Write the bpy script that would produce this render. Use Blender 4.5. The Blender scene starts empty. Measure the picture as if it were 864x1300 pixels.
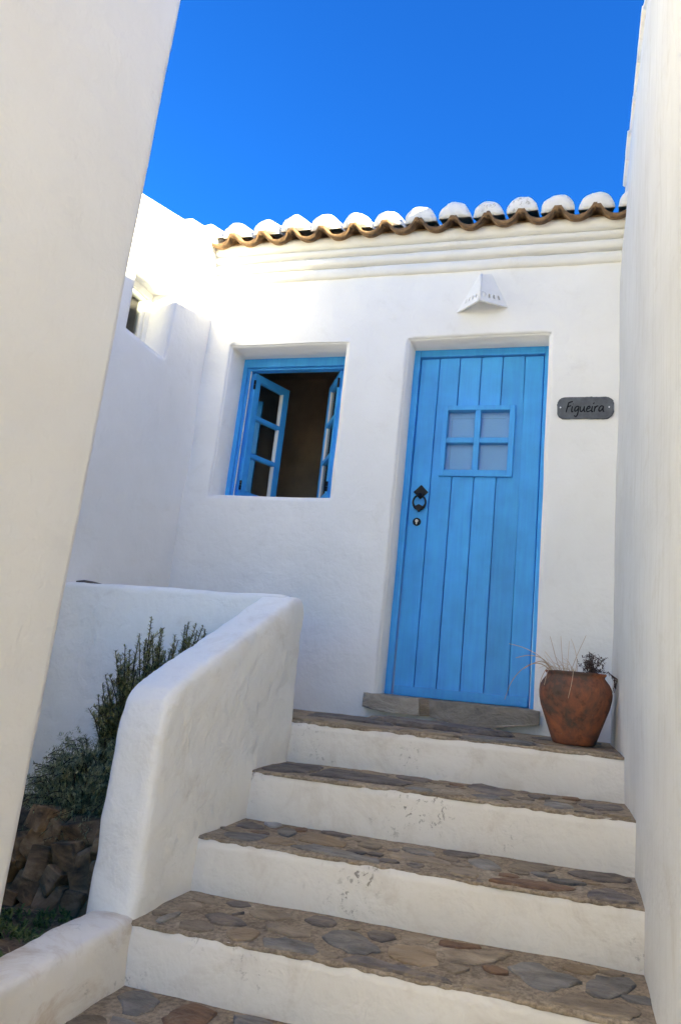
import bpy, bmesh, math, random
from mathutils import Vector, Matrix, noise

# ------------------------------------------------------------------ camera, sky, sun, exposure
scene = bpy.context.scene
random.seed(7)
cd = bpy.data.cameras.new('camera')
cam = bpy.data.objects.new('camera', cd)
scene.collection.objects.link(cam)
cd.sensor_width = 36.0
cd.lens = 886.141 / 1300 * 36.0
cd.shift_x = -(514.53 - 432.0) / 1300.0
cd.clip_start = 0.02
cd.clip_end = 2000
RX, RY, RZ = 0.226525, -0.088523, 0.265801
Rm = (Matrix.Rotation(RZ, 3, 'Z') @ Matrix.Rotation(RX, 3, 'X') @ Matrix.Rotation(RY, 3, 'Y'))
right, fwd, up = Rm.col[0], Rm.col[1], Rm.col[2]
M3 = Matrix((right, up, -fwd)).transposed()
cam.matrix_world = Matrix.Translation((0.1703, -3.6311, 0.2364)) @ M3.to_4x4()
scene.camera = cam

SUN = Vector((0.94, -0.30, 0.349)).normalized()          # direction towards the sun
sun_el = math.asin(SUN.z)
sun_az = math.atan2(SUN.x, SUN.y)                        # clockwise from +Y
world = bpy.data.worlds.new('World')
scene.world = world
world.use_nodes = True
wn, wl = world.node_tree.nodes, world.node_tree.links
wn.clear()
sky = wn.new('ShaderNodeTexSky')
sky.sky_type = 'NISHITA'
sky.sun_disc = False
sky.sun_elevation = sun_el
sky.sun_rotation = sun_az
sky.altitude = 300
sky.air_density = 1.0
sky.dust_density = 0.8
sky.ozone_density = 4.0
bg = wn.new('ShaderNodeBackground')
bg.inputs['Strength'].default_value = 0.0505
wo = wn.new('ShaderNodeOutputWorld')
deep = wn.new('ShaderNodeHueSaturation')                 # clear, deep polarised blue over the whole dome
deep.inputs['Hue'].default_value = 0.524
deep.inputs['Saturation'].default_value = 1.50
wl.new(sky.outputs['Color'], deep.inputs['Color'])
wl.new(deep.outputs['Color'], bg.inputs['Color'])
wl.new(bg.outputs['Background'], wo.inputs['Surface'])
ld = bpy.data.lights.new('sun', 'SUN')
ld.energy = 3.0
ld.angle = math.radians(0.53)
ld.color = (1.0, 0.95, 0.84)
sun = bpy.data.objects.new('sun', ld)
sun.rotation_euler = SUN.to_track_quat('Z', 'Y').to_euler()
scene.collection.objects.link(sun)
vs = scene.view_settings
vs.view_transform = 'Standard'
vs.look = 'None'
vs.gamma = 1.0
vs.exposure = 3.46
vs.use_curve_mapping = False
vs.use_white_balance = True
vs.white_balance_temperature = 9000
vs.white_balance_tint = -2
scene.cycles.max_bounces = 8
scene.cycles.diffuse_bounces = 7
scene.cycles.use_denoising = True
scene.cycles.adaptive_threshold = 0.02

# ------------------------------------------------------------------ helpers
COL = scene.collection

def n3(p, s, seed=0.0):
    return noise.noise(Vector((p[0] * s + seed, p[1] * s + seed * 1.7, p[2] * s - seed)))

def smooth01(a, b, t):
    t = max(0.0, min(1.0, (t - a) / (b - a)))
    return t * t * (3 - 2 * t)

def link(name, me, mat=None, parent=None, smooth=False, loc=None):
    o = bpy.data.objects.new(name, me)
    COL.objects.link(o)
    if mat is not None and not me.materials:
        me.materials.append(mat)
    if parent is not None:
        o.parent = parent
    if loc is not None:
        o.location = loc
    if smooth:
        for p in me.polygons:
            p.use_smooth = True
    return o

def mk(name, verts, faces, mat=None, parent=None, smooth=False):
    me = bpy.data.meshes.new(name)
    me.from_pydata([tuple(v) for v in verts], [], faces)
    me.update()
    return link(name, me, mat, parent, smooth)

def from_bm(name, bm, mat=None, parent=None, smooth=False):
    bmesh.ops.recalc_face_normals(bm, faces=bm.faces[:])
    me = bpy.data.meshes.new(name)
    bm.to_mesh(me)
    bm.free()
    return link(name, me, mat, parent, smooth)

def thing(name, label, cat, loc=(0, 0, 0), group=None):
    o = bpy.data.objects.new(name, None)
    COL.objects.link(o)
    o.location = loc
    o.empty_display_size = 0.1
    o['label'] = label
    o['category'] = cat
    if group:
        o['group'] = group
    return o

def tag(o, label, cat, group=None):
    o['label'] = label
    o['category'] = cat
    if group:
        o['group'] = group
    return o

def structure(o):
    o['kind'] = 'structure'
    return o

def shift(o, d):
    """move mesh data so that it sits right under a parent placed at d"""
    for v in o.data.vertices:
        v.co -= Vector(d)

def bbox(bm, x0, x1, y0, y1, z0, z1, bev=0.0, seg=2):
    r = bmesh.ops.create_cube(bm, size=1.0)
    vs_ = r['verts']
    for v in vs_:
        v.co = Vector(((x0 + x1) / 2 + v.co.x * (x1 - x0), (y0 + y1) / 2 + v.co.y * (y1 - y0), (z0 + z1) / 2 + v.co.z * (z1 - z0)))
    if bev > 0:
        es = list({e for v in vs_ for e in v.link_edges})
        bmesh.ops.bevel(bm, geom=es, offset=bev, segments=seg, affect='EDGES', profile=0.6)

def box(name, x0, x1, y0, y1, z0, z1, mat, parent=None, bev=0.003, seg=2, smooth=False):
    bm = bmesh.new()
    bbox(bm, x0, x1, y0, y1, z0, z1, bev, seg)
    return from_bm(name, bm, mat, parent, smooth)

def cells_solid(us, vs_, hole, w0, w1, mapf):
    """solid slab made of cells (u,v); hole(i,j) cells are left open; mapf(u,v,w)->xyz"""
    bm = bmesh.new()
    cache = {}
    def V(i, j, k):
        key = (i, j, k)
        if key not in cache:
            cache[key] = bm.verts.new(mapf(us[i], vs_[j], (w0, w1)[k]))
        return cache[key]
    nu, nv = len(us) - 1, len(vs_) - 1
    sol = lambda i, j: 0 <= i < nu and 0 <= j < nv and not hole(i, j)
    for i in range(nu):
        for j in range(nv):
            if not sol(i, j):
                continue
            for k in (0, 1):
                bm.faces.new([V(i, j, k), V(i + 1, j, k), V(i + 1, j + 1, k), V(i, j + 1, k)])
            if not sol(i - 1, j): bm.faces.new([V(i, j, 0), V(i, j + 1, 0), V(i, j + 1, 1), V(i, j, 1)])
            if not sol(i + 1, j): bm.faces.new([V(i + 1, j, 0), V(i + 1, j + 1, 0), V(i + 1, j + 1, 1), V(i + 1, j, 1)])
            if not sol(i, j - 1): bm.faces.new([V(i, j, 0), V(i + 1, j, 0), V(i + 1, j, 1), V(i, j, 1)])
            if not sol(i, j + 1): bm.faces.new([V(i, j + 1, 0), V(i + 1, j + 1, 0), V(i + 1, j + 1, 1), V(i, j + 1, 1)])
    return bm

_tex = {}
def clouds(size, depth=2):
    k = (size, depth)
    if k not in _tex:
        t = bpy.data.textures.new('clouds', 'CLOUDS')
        t.noise_scale = size
        t.noise_depth = depth
        _tex[k] = t
    return _tex[k]

def plaster_mods(o, voxel=0.015, smooth=4, a=0.012, sa=0.35, b=0.004, sb=0.09):
    m = o.modifiers.new('remesh', 'REMESH')
    m.mode = 'VOXEL'
    m.voxel_size = voxel
    m.use_smooth_shade = True
    if smooth:
        m = o.modifiers.new('smooth', 'SMOOTH')
        m.factor = 0.5
        m.iterations = smooth
    for amp, size in ((a, sa), (b, sb)):
        if amp:
            m = o.modifiers.new('uneven', 'DISPLACE')
            m.texture = clouds(size)
            m.texture_coords = 'GLOBAL'
            m.strength = amp
            m.mid_level = 0.5

def tube(pts, radii, n=6, cap=True):
    """verts, faces of a tube along pts"""
    verts, faces = [], []
    prev = None
    for i, p in enumerate(pts):
        p = Vector(p)
        t = (Vector(pts[min(i + 1, len(pts) - 1)]) - Vector(pts[max(i - 1, 0)])).normalized()
        a = t.orthogonal().normalized() if prev is None else (prev - t * prev.dot(t)).normalized()
        prev = a
        b = t.cross(a)
        r = radii[i] if isinstance(radii, (list, tuple)) else radii
        for k in range(n):
            q = 2 * math.pi * k / n
            verts.append(p + a * math.cos(q) * r + b * math.sin(q) * r)
    for i in range(len(pts) - 1):
        for k in range(n):
            faces.append((i * n + k, i * n + (k + 1) % n, (i + 1) * n + (k + 1) % n, (i + 1) * n + k))
    if cap:
        faces.append(tuple(range(n))[::-1])
        faces.append(tuple((len(pts) - 1) * n + k for k in range(n)))
    return verts, faces

class MB:
    def __init__(self):
        self.v, self.f = [], []
    def add(self, vf):
        o = len(self.v)
        self.v += vf[0]
        self.f += [tuple(i + o for i in f) for f in vf[1]]
    def build(self, name, mat, parent=None, smooth=False):
        return mk(name, self.v, self.f, mat, parent, smooth)

# ------------------------------------------------------------------ materials
def newmat(name):
    m = bpy.data.materials.new(name)
    m.use_nodes = True
    nt = m.node_tree
    bsdf = nt.nodes['Principled BSDF']
    return m, nt, bsdf

def node(nt, typ, **kw):
    n = nt.nodes.new(typ)
    for k, v in kw.items():
        if k in n.inputs.keys():
            n.inputs[k].default_value = v
        else:
            setattr(n, k, v)
    return n

def noise_node(nt, scale, detail=4, rough=0.55, coord='Object', stretch=None, dist=0.0):
    tc = nt.nodes.new('ShaderNodeNewGeometry') if coord == 'World' else nt.nodes.new('ShaderNodeTexCoord')
    out = tc.outputs['Position'] if coord == 'World' else tc.outputs[coord]
    if stretch:
        mp = nt.nodes.new('ShaderNodeMapping')
        mp.inputs['Scale'].default_value = stretch
        nt.links.new(out, mp.inputs['Vector'])
        out = mp.outputs['Vector']
    n = nt.nodes.new('ShaderNodeTexNoise')
    n.inputs['Scale'].default_value = scale
    n.inputs['Detail'].default_value = detail
    n.inputs['Roughness'].default_value = rough
    n.inputs['Distortion'].default_value = dist
    nt.links.new(out, n.inputs['Vector'])
    return n

def ramp(nt, src, stops):
    r = nt.nodes.new('ShaderNodeValToRGB')
    el = r.color_ramp.elements
    while len(el) < len(stops):
        el.new(0.5)
    for e, (p, c) in zip(el, stops):
        e.position = p
        e.color = c if len(c) == 4 else (*c, 1)
    nt.links.new(src, r.inputs['Fac'])
    return r

def mixc(nt, fac, a, b, mode='MIX'):
    m = nt.nodes.new('ShaderNodeMix')
    m.data_type = 'RGBA'
    m.blend_type = mode
    def put(idx, v):
        s = m.inputs[idx]
        if hasattr(v, 'links') or isinstance(v, bpy.types.NodeSocket):
            nt.links.new(v, s)
        elif isinstance(v, (int, float)):
            s.default_value = v
        else:
            s.default_value = (*v, 1) if len(v) == 3 else v
    put(0, fac); put(6, a); put(7, b)
    return m.outputs[2]

def bump(nt, bsdf, specs):
    """specs: list of (height socket, strength, distance)"""
    last = None
    for h, st, di in specs:
        b = nt.nodes.new('ShaderNodeBump')
        b.inputs['Strength'].default_value = st
        b.inputs['Distance'].default_value = di
        nt.links.new(h, b.inputs['Height'])
        if last is not None:
            nt.links.new(last, b.inputs['Normal'])
        last = b.outputs['Normal']
    nt.links.new(last, bsdf.inputs['Normal'])

def m_plaster(name, c1, c2, stain=None, stain_amt=0.0, flakes=0.0, streak=0.0, bmp=0.5, cracks=0.0, st0=0.56):
    m, nt, bs = newmat(name)
    n1 = noise_node(nt, 1.7, 3, 0.6, 'World')
    col = ramp(nt, n1.outputs['Fac'], [(0.3, c1), (0.7, c2)]).outputs['Color']
    fine = noise_node(nt, 42, 3, 0.65, 'World')
    if streak:
        st = noise_node(nt, 3.2, 5, 0.6, 'World', stretch=(9, 9, 0.55), dist=0.6)
        sm = ramp(nt, st.outputs['Fac'], [(0.50, (0, 0, 0)), (0.80, (1, 1, 1))])
        mm = node(nt, 'ShaderNodeMath', operation='MULTIPLY')
        nt.links.new(sm.outputs['Color'], mm.inputs[0]); mm.inputs[1].default_value = streak
        col = mixc(nt, mm.outputs[0], col, (0.50, 0.49, 0.46))
    if stain_amt:
        s1 = noise_node(nt, 4.5, 6, 0.7, 'World', dist=0.8)
        sm = ramp(nt, s1.outputs['Fac'], [(st0, (0, 0, 0)), (st0 + 0.20, (1, 1, 1))])
        mm = node(nt, 'ShaderNodeMath', operation='MULTIPLY')
        nt.links.new(sm.outputs['Color'], mm.inputs[0]); mm.inputs[1].default_value = stain_amt
        col = mixc(nt, mm.outputs[0], col, stain)
    specs = []
    if flakes:
        f1 = noise_node(nt, 44, 5, 0.74, 'World', dist=0.5)
        f2 = noise_node(nt, 2.6, 3, 0.5, 'World')
        a = ramp(nt, f1.outputs['Fac'], [(0.565, (0, 0, 0)), (0.62, (1, 1, 1))])
        b = ramp(nt, f2.outputs['Fac'], [(0.56, (0, 0, 0)), (0.66, (1, 1, 1))])
        mm = node(nt, 'ShaderNodeMath', operation='MULTIPLY')
        nt.links.new(a.outputs['Color'], mm.inputs[0]); nt.links.new(b.outputs['Color'], mm.inputs[1])
        m2 = node(nt, 'ShaderNodeMath', operation='MULTIPLY')
        nt.links.new(mm.outputs[0], m2.inputs[0]); m2.inputs[1].default_value = flakes
        col = mixc(nt, m2.outputs[0], col, (0.30, 0.27, 0.23))
        inv = node(nt, 'ShaderNodeMath', operation='SUBTRACT')
        inv.inputs[0].default_value = 1.0
        nt.links.new(m2.outputs[0], inv.inputs[1])
        specs.append((inv.outputs[0], 0.5, 0.003))
    nt.links.new(col, bs.inputs['Base Color'])
    bs.inputs['Roughness'].default_value = 0.92
    bs.inputs['Specular IOR Level'].default_value = 0.15
    mid = noise_node(nt, 14, 3, 0.6, 'World', dist=0.3)
    lump = noise_node(nt, 4.5, 2, 0.5, 'World', dist=0.5)
    if cracks:
        wob = noise_node(nt, 6, 4, 0.6, 'World')
        gm = nt.nodes.new('ShaderNodeNewGeometry')
        mv = nt.nodes.new('ShaderNodeVectorMath'); mv.operation = 'MULTIPLY_ADD'
        nt.links.new(wob.outputs['Color'], mv.inputs[0]); mv.inputs[1].default_value = (0.22, 0.22, 0.22)
        nt.links.new(gm.outputs['Position'], mv.inputs[2])
        vo = nt.nodes.new('ShaderNodeTexVoronoi'); vo.feature = 'DISTANCE_TO_EDGE'; vo.inputs['Scale'].default_value = 1.6
        nt.links.new(mv.outputs[0], vo.inputs['Vector'])
        cr = ramp(nt, vo.outputs['Distance'], [(0.0, (0, 0, 0)), (0.006, (1, 1, 1))])
        br = noise_node(nt, 2.2, 3, 0.5, 'World')
        gate = ramp(nt, br.outputs['Fac'], [(0.50, (1, 1, 1)), (0.58, (0, 0, 0))])
        mx = node(nt, 'ShaderNodeMath', operation='MAXIMUM')
        nt.links.new(cr.outputs['Color'], mx.inputs[0]); nt.links.new(gate.outputs['Color'], mx.inputs[1])
        specs.append((mx.outputs[0], cracks, 0.003))
    specs += [(lump.outputs['Fac'], bmp * 0.7, 0.022), (mid.outputs['Fac'], bmp, 0.010), (fine.outputs['Fac'], bmp * 0.8, 0.0035)]
    bump(nt, bs, specs)
    return m

WHITE_A, WHITE_B = (0.78, 0.77, 0.75), (0.84, 0.835, 0.82)
M_facade = m_plaster('limewash_facade', WHITE_A, WHITE_B, (0.60, 0.57, 0.52), 0.26, bmp=0.55)
M_wing = m_plaster('limewash_wing', WHITE_A, WHITE_B, (0.60, 0.57, 0.52), 0.22, bmp=0.55)
M_near = m_plaster('cream_limewash', (0.80, 0.755, 0.685), (0.85, 0.81, 0.74), (0.60, 0.57, 0.52), 0.20, bmp=0.5)
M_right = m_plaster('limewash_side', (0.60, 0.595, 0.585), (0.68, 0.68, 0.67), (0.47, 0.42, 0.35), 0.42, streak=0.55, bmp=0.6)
M_parapet = m_plaster('limewash_parapet', (0.83, 0.81, 0.77), (0.88, 0.865, 0.83), (0.56, 0.48, 0.39), 0.38, bmp=0.7)
M_lowwall = m_plaster('limewash_low_wall', (0.74, 0.68, 0.60), (0.81, 0.76, 0.69), (0.48, 0.33, 0.20), 0.70, flakes=0.6, bmp=0.7, st0=0.49)
M_riser = m_plaster('limewash_riser', (0.76, 0.715, 0.65), (0.83, 0.79, 0.73), (0.55, 0.47, 0.38), 0.45, flakes=0.9, bmp=0.7, st0=0.52)
M_cornice = m_plaster('limewash_cornice', (0.74, 0.73, 0.70), (0.81, 0.80, 0.78), (0.55, 0.50, 0.42), 0.30, bmp=0.5)
M_tilewhite = m_plaster('limewash_tile', (0.74, 0.73, 0.71), (0.84, 0.84, 0.83), (0.36, 0.32, 0.26), 0.55, flakes=0.6, bmp=0.9, st0=0.52)

def m_paint(name, c, var=0.12, rough=0.42, grain=(1, 1, 0.06)):
    m, nt, bs = newmat(name)
    n = noise_node(nt, 5, 5, 0.6, 'World')
    g = noise_node(nt, 60, 5, 0.6, 'World', stretch=grain)
    lo = tuple(x * (1 - var) for x in c); hi = tuple(min(1, x * (1 + var * 0.6)) for x in c)
    col = ramp(nt, n.outputs['Fac'], [(0.3, lo), (0.7, hi)]).outputs['Color']
    sk = ramp(nt, g.outputs['Fac'], [(0.35, (0.36, 0.36, 0.36)), (0.65, (0.62, 0.62, 0.62))]).outputs['Color']
    col = mixc(nt, 0.28, col, sk, 'OVERLAY')
    chip = noise_node(nt, 70, 6, 0.75, 'World', stretch=(1, 1, 0.5))
    ck = ramp(nt, chip.outputs['Fac'], [(0.72, (0, 0, 0)), (0.76, (0.55, 0.55, 0.55))]).outputs['Color']
    col = mixc(nt, ck, col, tuple(min(1, x * 0.55 + 0.12) for x in c))
    oi = nt.nodes.new('ShaderNodeObjectInfo')
    hv = nt.nodes.new('ShaderNodeHueSaturation')
    mr = nt.nodes.new('ShaderNodeMapRange')
    mr.inputs['To Min'].default_value = 0.90; mr.inputs['To Max'].default_value = 1.06
    nt.links.new(oi.outputs['Random'], mr.inputs['Value'])
    nt.links.new(mr.outputs['Result'], hv.inputs['Value'])
    nt.links.new(col, hv.inputs['Color'])
    nt.links.new(hv.outputs['Color'], bs.inputs['Base Color'])
    bs.inputs['Roughness'].default_value = rough
    bs.inputs['Specular IOR Level'].default_value = 0.35
    bump(nt, bs, [(g.outputs['Fac'], 0.5, 0.002), (n.outputs['Fac'], 0.3, 0.004)])
    return m

M_blue = m_paint('blue_gloss_paint', (0.028, 0.365, 0.80))
M_whitepaint = m_paint('white_frame_paint', (0.78, 0.78, 0.76), 0.04)

def m_simple(name, c, rough=0.6, metal=0.0, spec=0.5, nscale=None, namp=0.2, bmp=0.0, bscale=30):
    m, nt, bs = newmat(name)
    bs.inputs['Base Color'].default_value = (*c, 1)
    if nscale:
        n = noise_node(nt, nscale, 5, 0.6)
        col = ramp(nt, n.outputs['Fac'], [(0.3, tuple(x * (1 - namp) for x in c)), (0.7, tuple(min(1, x * (1 + namp)) for x in c))])
        nt.links.new(col.outputs['Color'], bs.inputs['Base Color'])
    bs.inputs['Roughness'].default_value = rough
    bs.inputs['Metallic'].default_value = metal
    bs.inputs['Specular IOR Level'].default_value = spec
    if bmp:
        n = noise_node(nt, bscale, 5, 0.6)
        bump(nt, bs, [(n.outputs['Fac'], bmp, 0.004)])
    return m

M_iron = m_simple('black_iron', (0.012, 0.012, 0.014), 0.45, 0.6, 0.5, bmp=0.4, bscale=80)
M_steel = m_simple('worn_steel', (0.62, 0.58, 0.50), 0.3, 1.0)
M_slatesign = m_simple('sign_slate', (0.105, 0.115, 0.13), 0.7, 0, 0.3, 25, 0.25, 0.7, 60)
M_letter = m_simple('engraved_black', (0.012, 0.012, 0.014), 0.8, 0, 0.2)
M_screw = m_simple('screw_head', (0.75, 0.75, 0.74), 0.3, 0.6)
M_room = m_simple('brown_room', (0.44, 0.35, 0.28), 0.9, 0, 0.1, 3, 0.2)
M_curtain = m_simple('curtain_sky_reflection', (0.20, 0.53, 0.86), 0.9, 0, 0.1, 200, 0.04)  # blue sky reflection of the door panes, painted into the curtain colour
M_ceramic = m_simple('white_ceramic', (0.80, 0.80, 0.79), 0.55, 0, 0.4, 20, 0.03, 0.2, 40)
M_socket = m_simple('lamp_socket', (0.45, 0.44, 0.42), 0.5)

def m_glass(name, tint=(0.9, 0.95, 0.93), rough=0.03):
    m, nt, bs = newmat(name)
    nt.nodes.remove(bs)
    out = nt.nodes['Material Output']
    tr = node(nt, 'ShaderNodeBsdfTransparent'); tr.inputs['Color'].default_value = (*tint, 1)
    gl = node(nt, 'ShaderNodeBsdfGlossy'); gl.inputs['Roughness'].default_value = rough
    fr = node(nt, 'ShaderNodeFresnel'); fr.inputs['IOR'].default_value = 1.5
    mx = node(nt, 'ShaderNodeMixShader')
    nt.links.new(fr.outputs[0], mx.inputs[0]); nt.links.new(tr.outputs[0], mx.inputs[1]); nt.links.new(gl.outputs[0], mx.inputs[2])
    nt.links.new(mx.outputs[0], out.inputs['Surface'])
    return m
M_glass = m_glass('window_glass')
M_frost = m_glass('door_glass', (0.92, 0.96, 1.0), 0.45)
M_curtain_line = m_simple('curtain_line', (0.13, 0.37, 0.66), 0.9)  # darker blue for two thin lines across the door curtain

def m_stone(name, c1, c2, c3, rough=0.75, layer=True, scale=7.0, smear=True):
    m, nt, bs = newmat(name)
    oi = nt.nodes.new('ShaderNodeObjectInfo')
    tc = nt.nodes.new('ShaderNodeTexCoord')
    ad = nt.nodes.new('ShaderNodeVectorMath'); ad.operation = 'ADD'
    sc_ = nt.nodes.new('ShaderNodeVectorMath'); sc_.operation = 'SCALE'
    cmb = nt.nodes.new('ShaderNodeCombineXYZ')
    for k in range(3): nt.links.new(oi.outputs['Random'], cmb.inputs[k])
    nt.links.new(cmb.outputs[0], sc_.inputs[0]); sc_.inputs['Scale'].default_value = 13.0
    nt.links.new(tc.outputs['Object'], ad.inputs[0]); nt.links.new(sc_.outputs[0], ad.inputs[1])
    mp = nt.nodes.new('ShaderNodeMapping'); mp.inputs['Scale'].default_value = (1, 2.4, 2.0) if layer else (1, 1, 1)
    mp.inputs['Rotation'].default_value = (0, 0, 0.25)
    nt.links.new(ad.outputs[0], mp.inputs['Vector'])
    n = nt.nodes.new('ShaderNodeTexNoise'); n.inputs['Scale'].default_value = scale; n.inputs['Detail'].default_value = 5
    n.inputs['Roughness'].default_value = 0.68; n.inputs['Distortion'].default_value = 0.5
    nt.links.new(mp.outputs[0], n.inputs['Vector'])
    col = ramp(nt, n.outputs['Fac'], [(0.28, c1), (0.5, c2), (0.72, c3)]).outputs['Color']
    if smear:
        sn = noise_node(nt, 11, 7, 0.72, 'World', dist=0.6)
        sm = ramp(nt, sn.outputs['Fac'], [(0.50, (0, 0, 0)), (0.66, (0.75, 0.75, 0.75))]).outputs['Color']
        col = mixc(nt, sm, col, (0.27, 0.212, 0.152))
    hv = nt.nodes.new('ShaderNodeHueSaturation')
    mr = nt.nodes.new('ShaderNodeMapRange'); mr.inputs['To Min'].default_value = 0.8; mr.inputs['To Max'].default_value = 1.25
    nt.links.new(oi.outputs['Random'], mr.inputs['Value']); nt.links.new(mr.outputs['Result'], hv.inputs['Value'])
    nt.links.new(col, hv.inputs['Color']); nt.links.new(hv.outputs['Color'], bs.inputs['Base Color'])
    bs.inputs['Roughness'].default_value = rough
    bs.inputs['Specular IOR Level'].default_value = 0.3
    f = noise_node(nt, 55, 3, 0.65)
    bump(nt, bs, [(n.outputs['Fac'], 1.0, 0.018), (f.outputs['Fac'], 0.8, 0.006)])
    return m

M_stone = {
    's': m_stone('slate_blue', (0.100, 0.090, 0.080), (0.21, 0.192, 0.170), (0.34, 0.312, 0.27)),
    'd': m_stone('slate_dark', (0.075, 0.062, 0.055), (0.155, 0.128, 0.110), (0.26, 0.22, 0.19)),
    'b': m_stone('schist_brown', (0.14, 0.106, 0.073), (0.27, 0.208, 0.145), (0.40, 0.318, 0.228)),
    't': m_stone('schist_tan', (0.17, 0.115, 0.065), (0.29, 0.205, 0.125), (0.38, 0.29, 0.195)),
    'r': m_stone('schist_rust', (0.095, 0.055, 0.038), (0.20, 0.115, 0.070), (0.30, 0.185, 0.115)),
    'p': m_stone('limed_chip', (0.30, 0.29, 0.27), (0.42, 0.41, 0.39), (0.55, 0.54, 0.52)),
}
M_sill = m_stone('threshold_schist', (0.185, 0.162, 0.135), (0.31, 0.275, 0.23), (0.43, 0.39, 0.335), scale=6, smear=False)
M_rock = m_stone('rockery_schist', (0.055, 0.031, 0.016), (0.24, 0.140, 0.072), (0.42, 0.28, 0.165), layer=True, scale=6, smear=False)

def m_earth(name, cs, scale, b=0.8):
    m, nt, bs = newmat(name)
    n = noise_node(nt, scale, 4, 0.65, 'World')
    g = noise_node(nt, scale * 12, 3, 0.7, 'World')
    col = ramp(nt, n.outputs['Fac'], [(0.3, cs[0]), (0.5, cs[1]), (0.7, cs[2])]).outputs['Color']
    sp = ramp(nt, g.outputs['Fac'], [(0.35, (0.25, 0.25, 0.25)), (0.65, (0.75, 0.75, 0.75))]).outputs['Color']
    col = mixc(nt, 0.6, col, sp, 'OVERLAY')
    nt.links.new(col, bs.inputs['Base Color'])
    bs.inputs['Roughness'].default_value = 0.95
    bs.inputs['Specular IOR Level'].default_value = 0.15
    bump(nt, bs, [(n.outputs['Fac'], b, 0.012), (g.outputs['Fac'], b, 0.005)])
    return m
M_mortar = m_earth('sandy_mortar', [(0.205, 0.155, 0.108), (0.31, 0.242, 0.172), (0.40, 0.325, 0.24)], 6, 0.9)
M_soil = m_earth('garden_soil', [(0.055, 0.037, 0.025), (0.12, 0.083, 0.056), (0.20, 0.145, 0.10)], 6, 1.0)
M_ground = m_earth('pale_ground', [(0.30, 0.27, 0.22), (0.36, 0.33, 0.275), (0.41, 0.375, 0.32)], 0.6, 0.6)

def m_terracotta(name, base, dark, patch, big=9):
    m, nt, bs = newmat(name)
    n = noise_node(nt, big, 9, 0.70, 'Object', dist=0.4)
    n2 = noise_node(nt, 60, 5, 0.7)
    n3_ = noise_node(nt, 26, 4, 0.6)
    oi = nt.nodes.new('ShaderNodeObjectInfo')
    col = ramp(nt, n.outputs['Fac'], [(0.40, dark), (0.50, base), (0.62, patch)]).outputs['Color']
    hv = nt.nodes.new('ShaderNodeHueSaturation')
    mr = nt.nodes.new('ShaderNodeMapRange'); mr.inputs['To Min'].default_value = 0.8; mr.inputs['To Max'].default_value = 1.2
    nt.links.new(oi.outputs['Random'], mr.inputs['Value']); nt.links.new(mr.outputs['Result'], hv.inputs['Value'])
    nt.links.new(col, hv.inputs['Color'])
    sp = ramp(nt, n2.outputs['Fac'], [(0.66, (0, 0, 0)), (0.74, (1, 1, 1))]).outputs['Color']
    sp2 = ramp(nt, n3_.outputs['Fac'], [(0.54, (0, 0, 0)), (0.74, (0.8, 0.8, 0.8))]).outputs['Color']
    c = mixc(nt, sp2, hv.outputs['Color'], tuple(x * 0.5 for x in dark))
    mlt = node(nt, 'ShaderNodeMath', operation='MULTIPLY'); nt.links.new(sp, mlt.inputs[0]); mlt.inputs[1].default_value = 0.55
    c = mixc(nt, mlt.outputs[0], c, (0.42, 0.36, 0.30))
    nt.links.new(c, bs.inputs['Base Color'])
    bs.inputs['Roughness'].default_value = 0.85
    bs.inputs['Specular IOR Level'].default_value = 0.25
    bump(nt, bs, [(n.outputs['Fac'], 0.5, 0.006), (n2.outputs['Fac'], 0.5, 0.003)])
    return m
M_pot = m_terracotta('old_terracotta', (0.25, 0.095, 0.056), (0.105, 0.070, 0.054), (0.40, 0.130, 0.058), 4.2)
M_tile = m_terracotta('roof_terracotta', (0.25, 0.150, 0.080), (0.13, 0.080, 0.048), (0.34, 0.22, 0.125))

def m_leaf(name, c1, c2, trans=0.25):
    m, nt, bs = newmat(name)
    g = nt.nodes.new('ShaderNodeNewGeometry')
    col = ramp(nt, g.outputs['Random Per Island'], [(0.0, c1), (1.0, c2)]).outputs['Color']
    nt.links.new(col, bs.inputs['Base Color'])
    bs.inputs['Roughness'].default_value = 0.6
    bs.inputs['Specular IOR Level'].default_value = 0.25
    return m
M_rosemary = m_leaf('rosemary_needles', (0.11, 0.115, 0.040), (0.40, 0.37, 0.15))
M_worm = m_leaf('grey_green_needles', (0.13, 0.145, 0.065), (0.45, 0.45, 0.26))
M_weed = m_leaf('weed_leaves', (0.045, 0.072, 0.018), (0.16, 0.19, 0.055))
M_litter = m_leaf('dry_litter', (0.10, 0.065, 0.035), (0.30, 0.22, 0.13))
M_wood = m_simple('woody_stem', (0.085, 0.058, 0.036), 0.9, 0, 0.2)
M_straw = m_leaf('dry_straw', (0.42, 0.29, 0.19), (0.68, 0.55, 0.42))
M_dryplant = m_leaf('dead_brown_leaves', (0.045, 0.026, 0.022), (0.12, 0.070, 0.050))

# ================================================================== THE GROUND
bm = bmesh.new()
G = 600
bmesh.ops.create_grid(bm, x_segments=2, y_segments=2, size=G)
for v in bm.verts:
    v.co.z = -1.20
structure(from_bm('ground', bm, M_ground))

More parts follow.
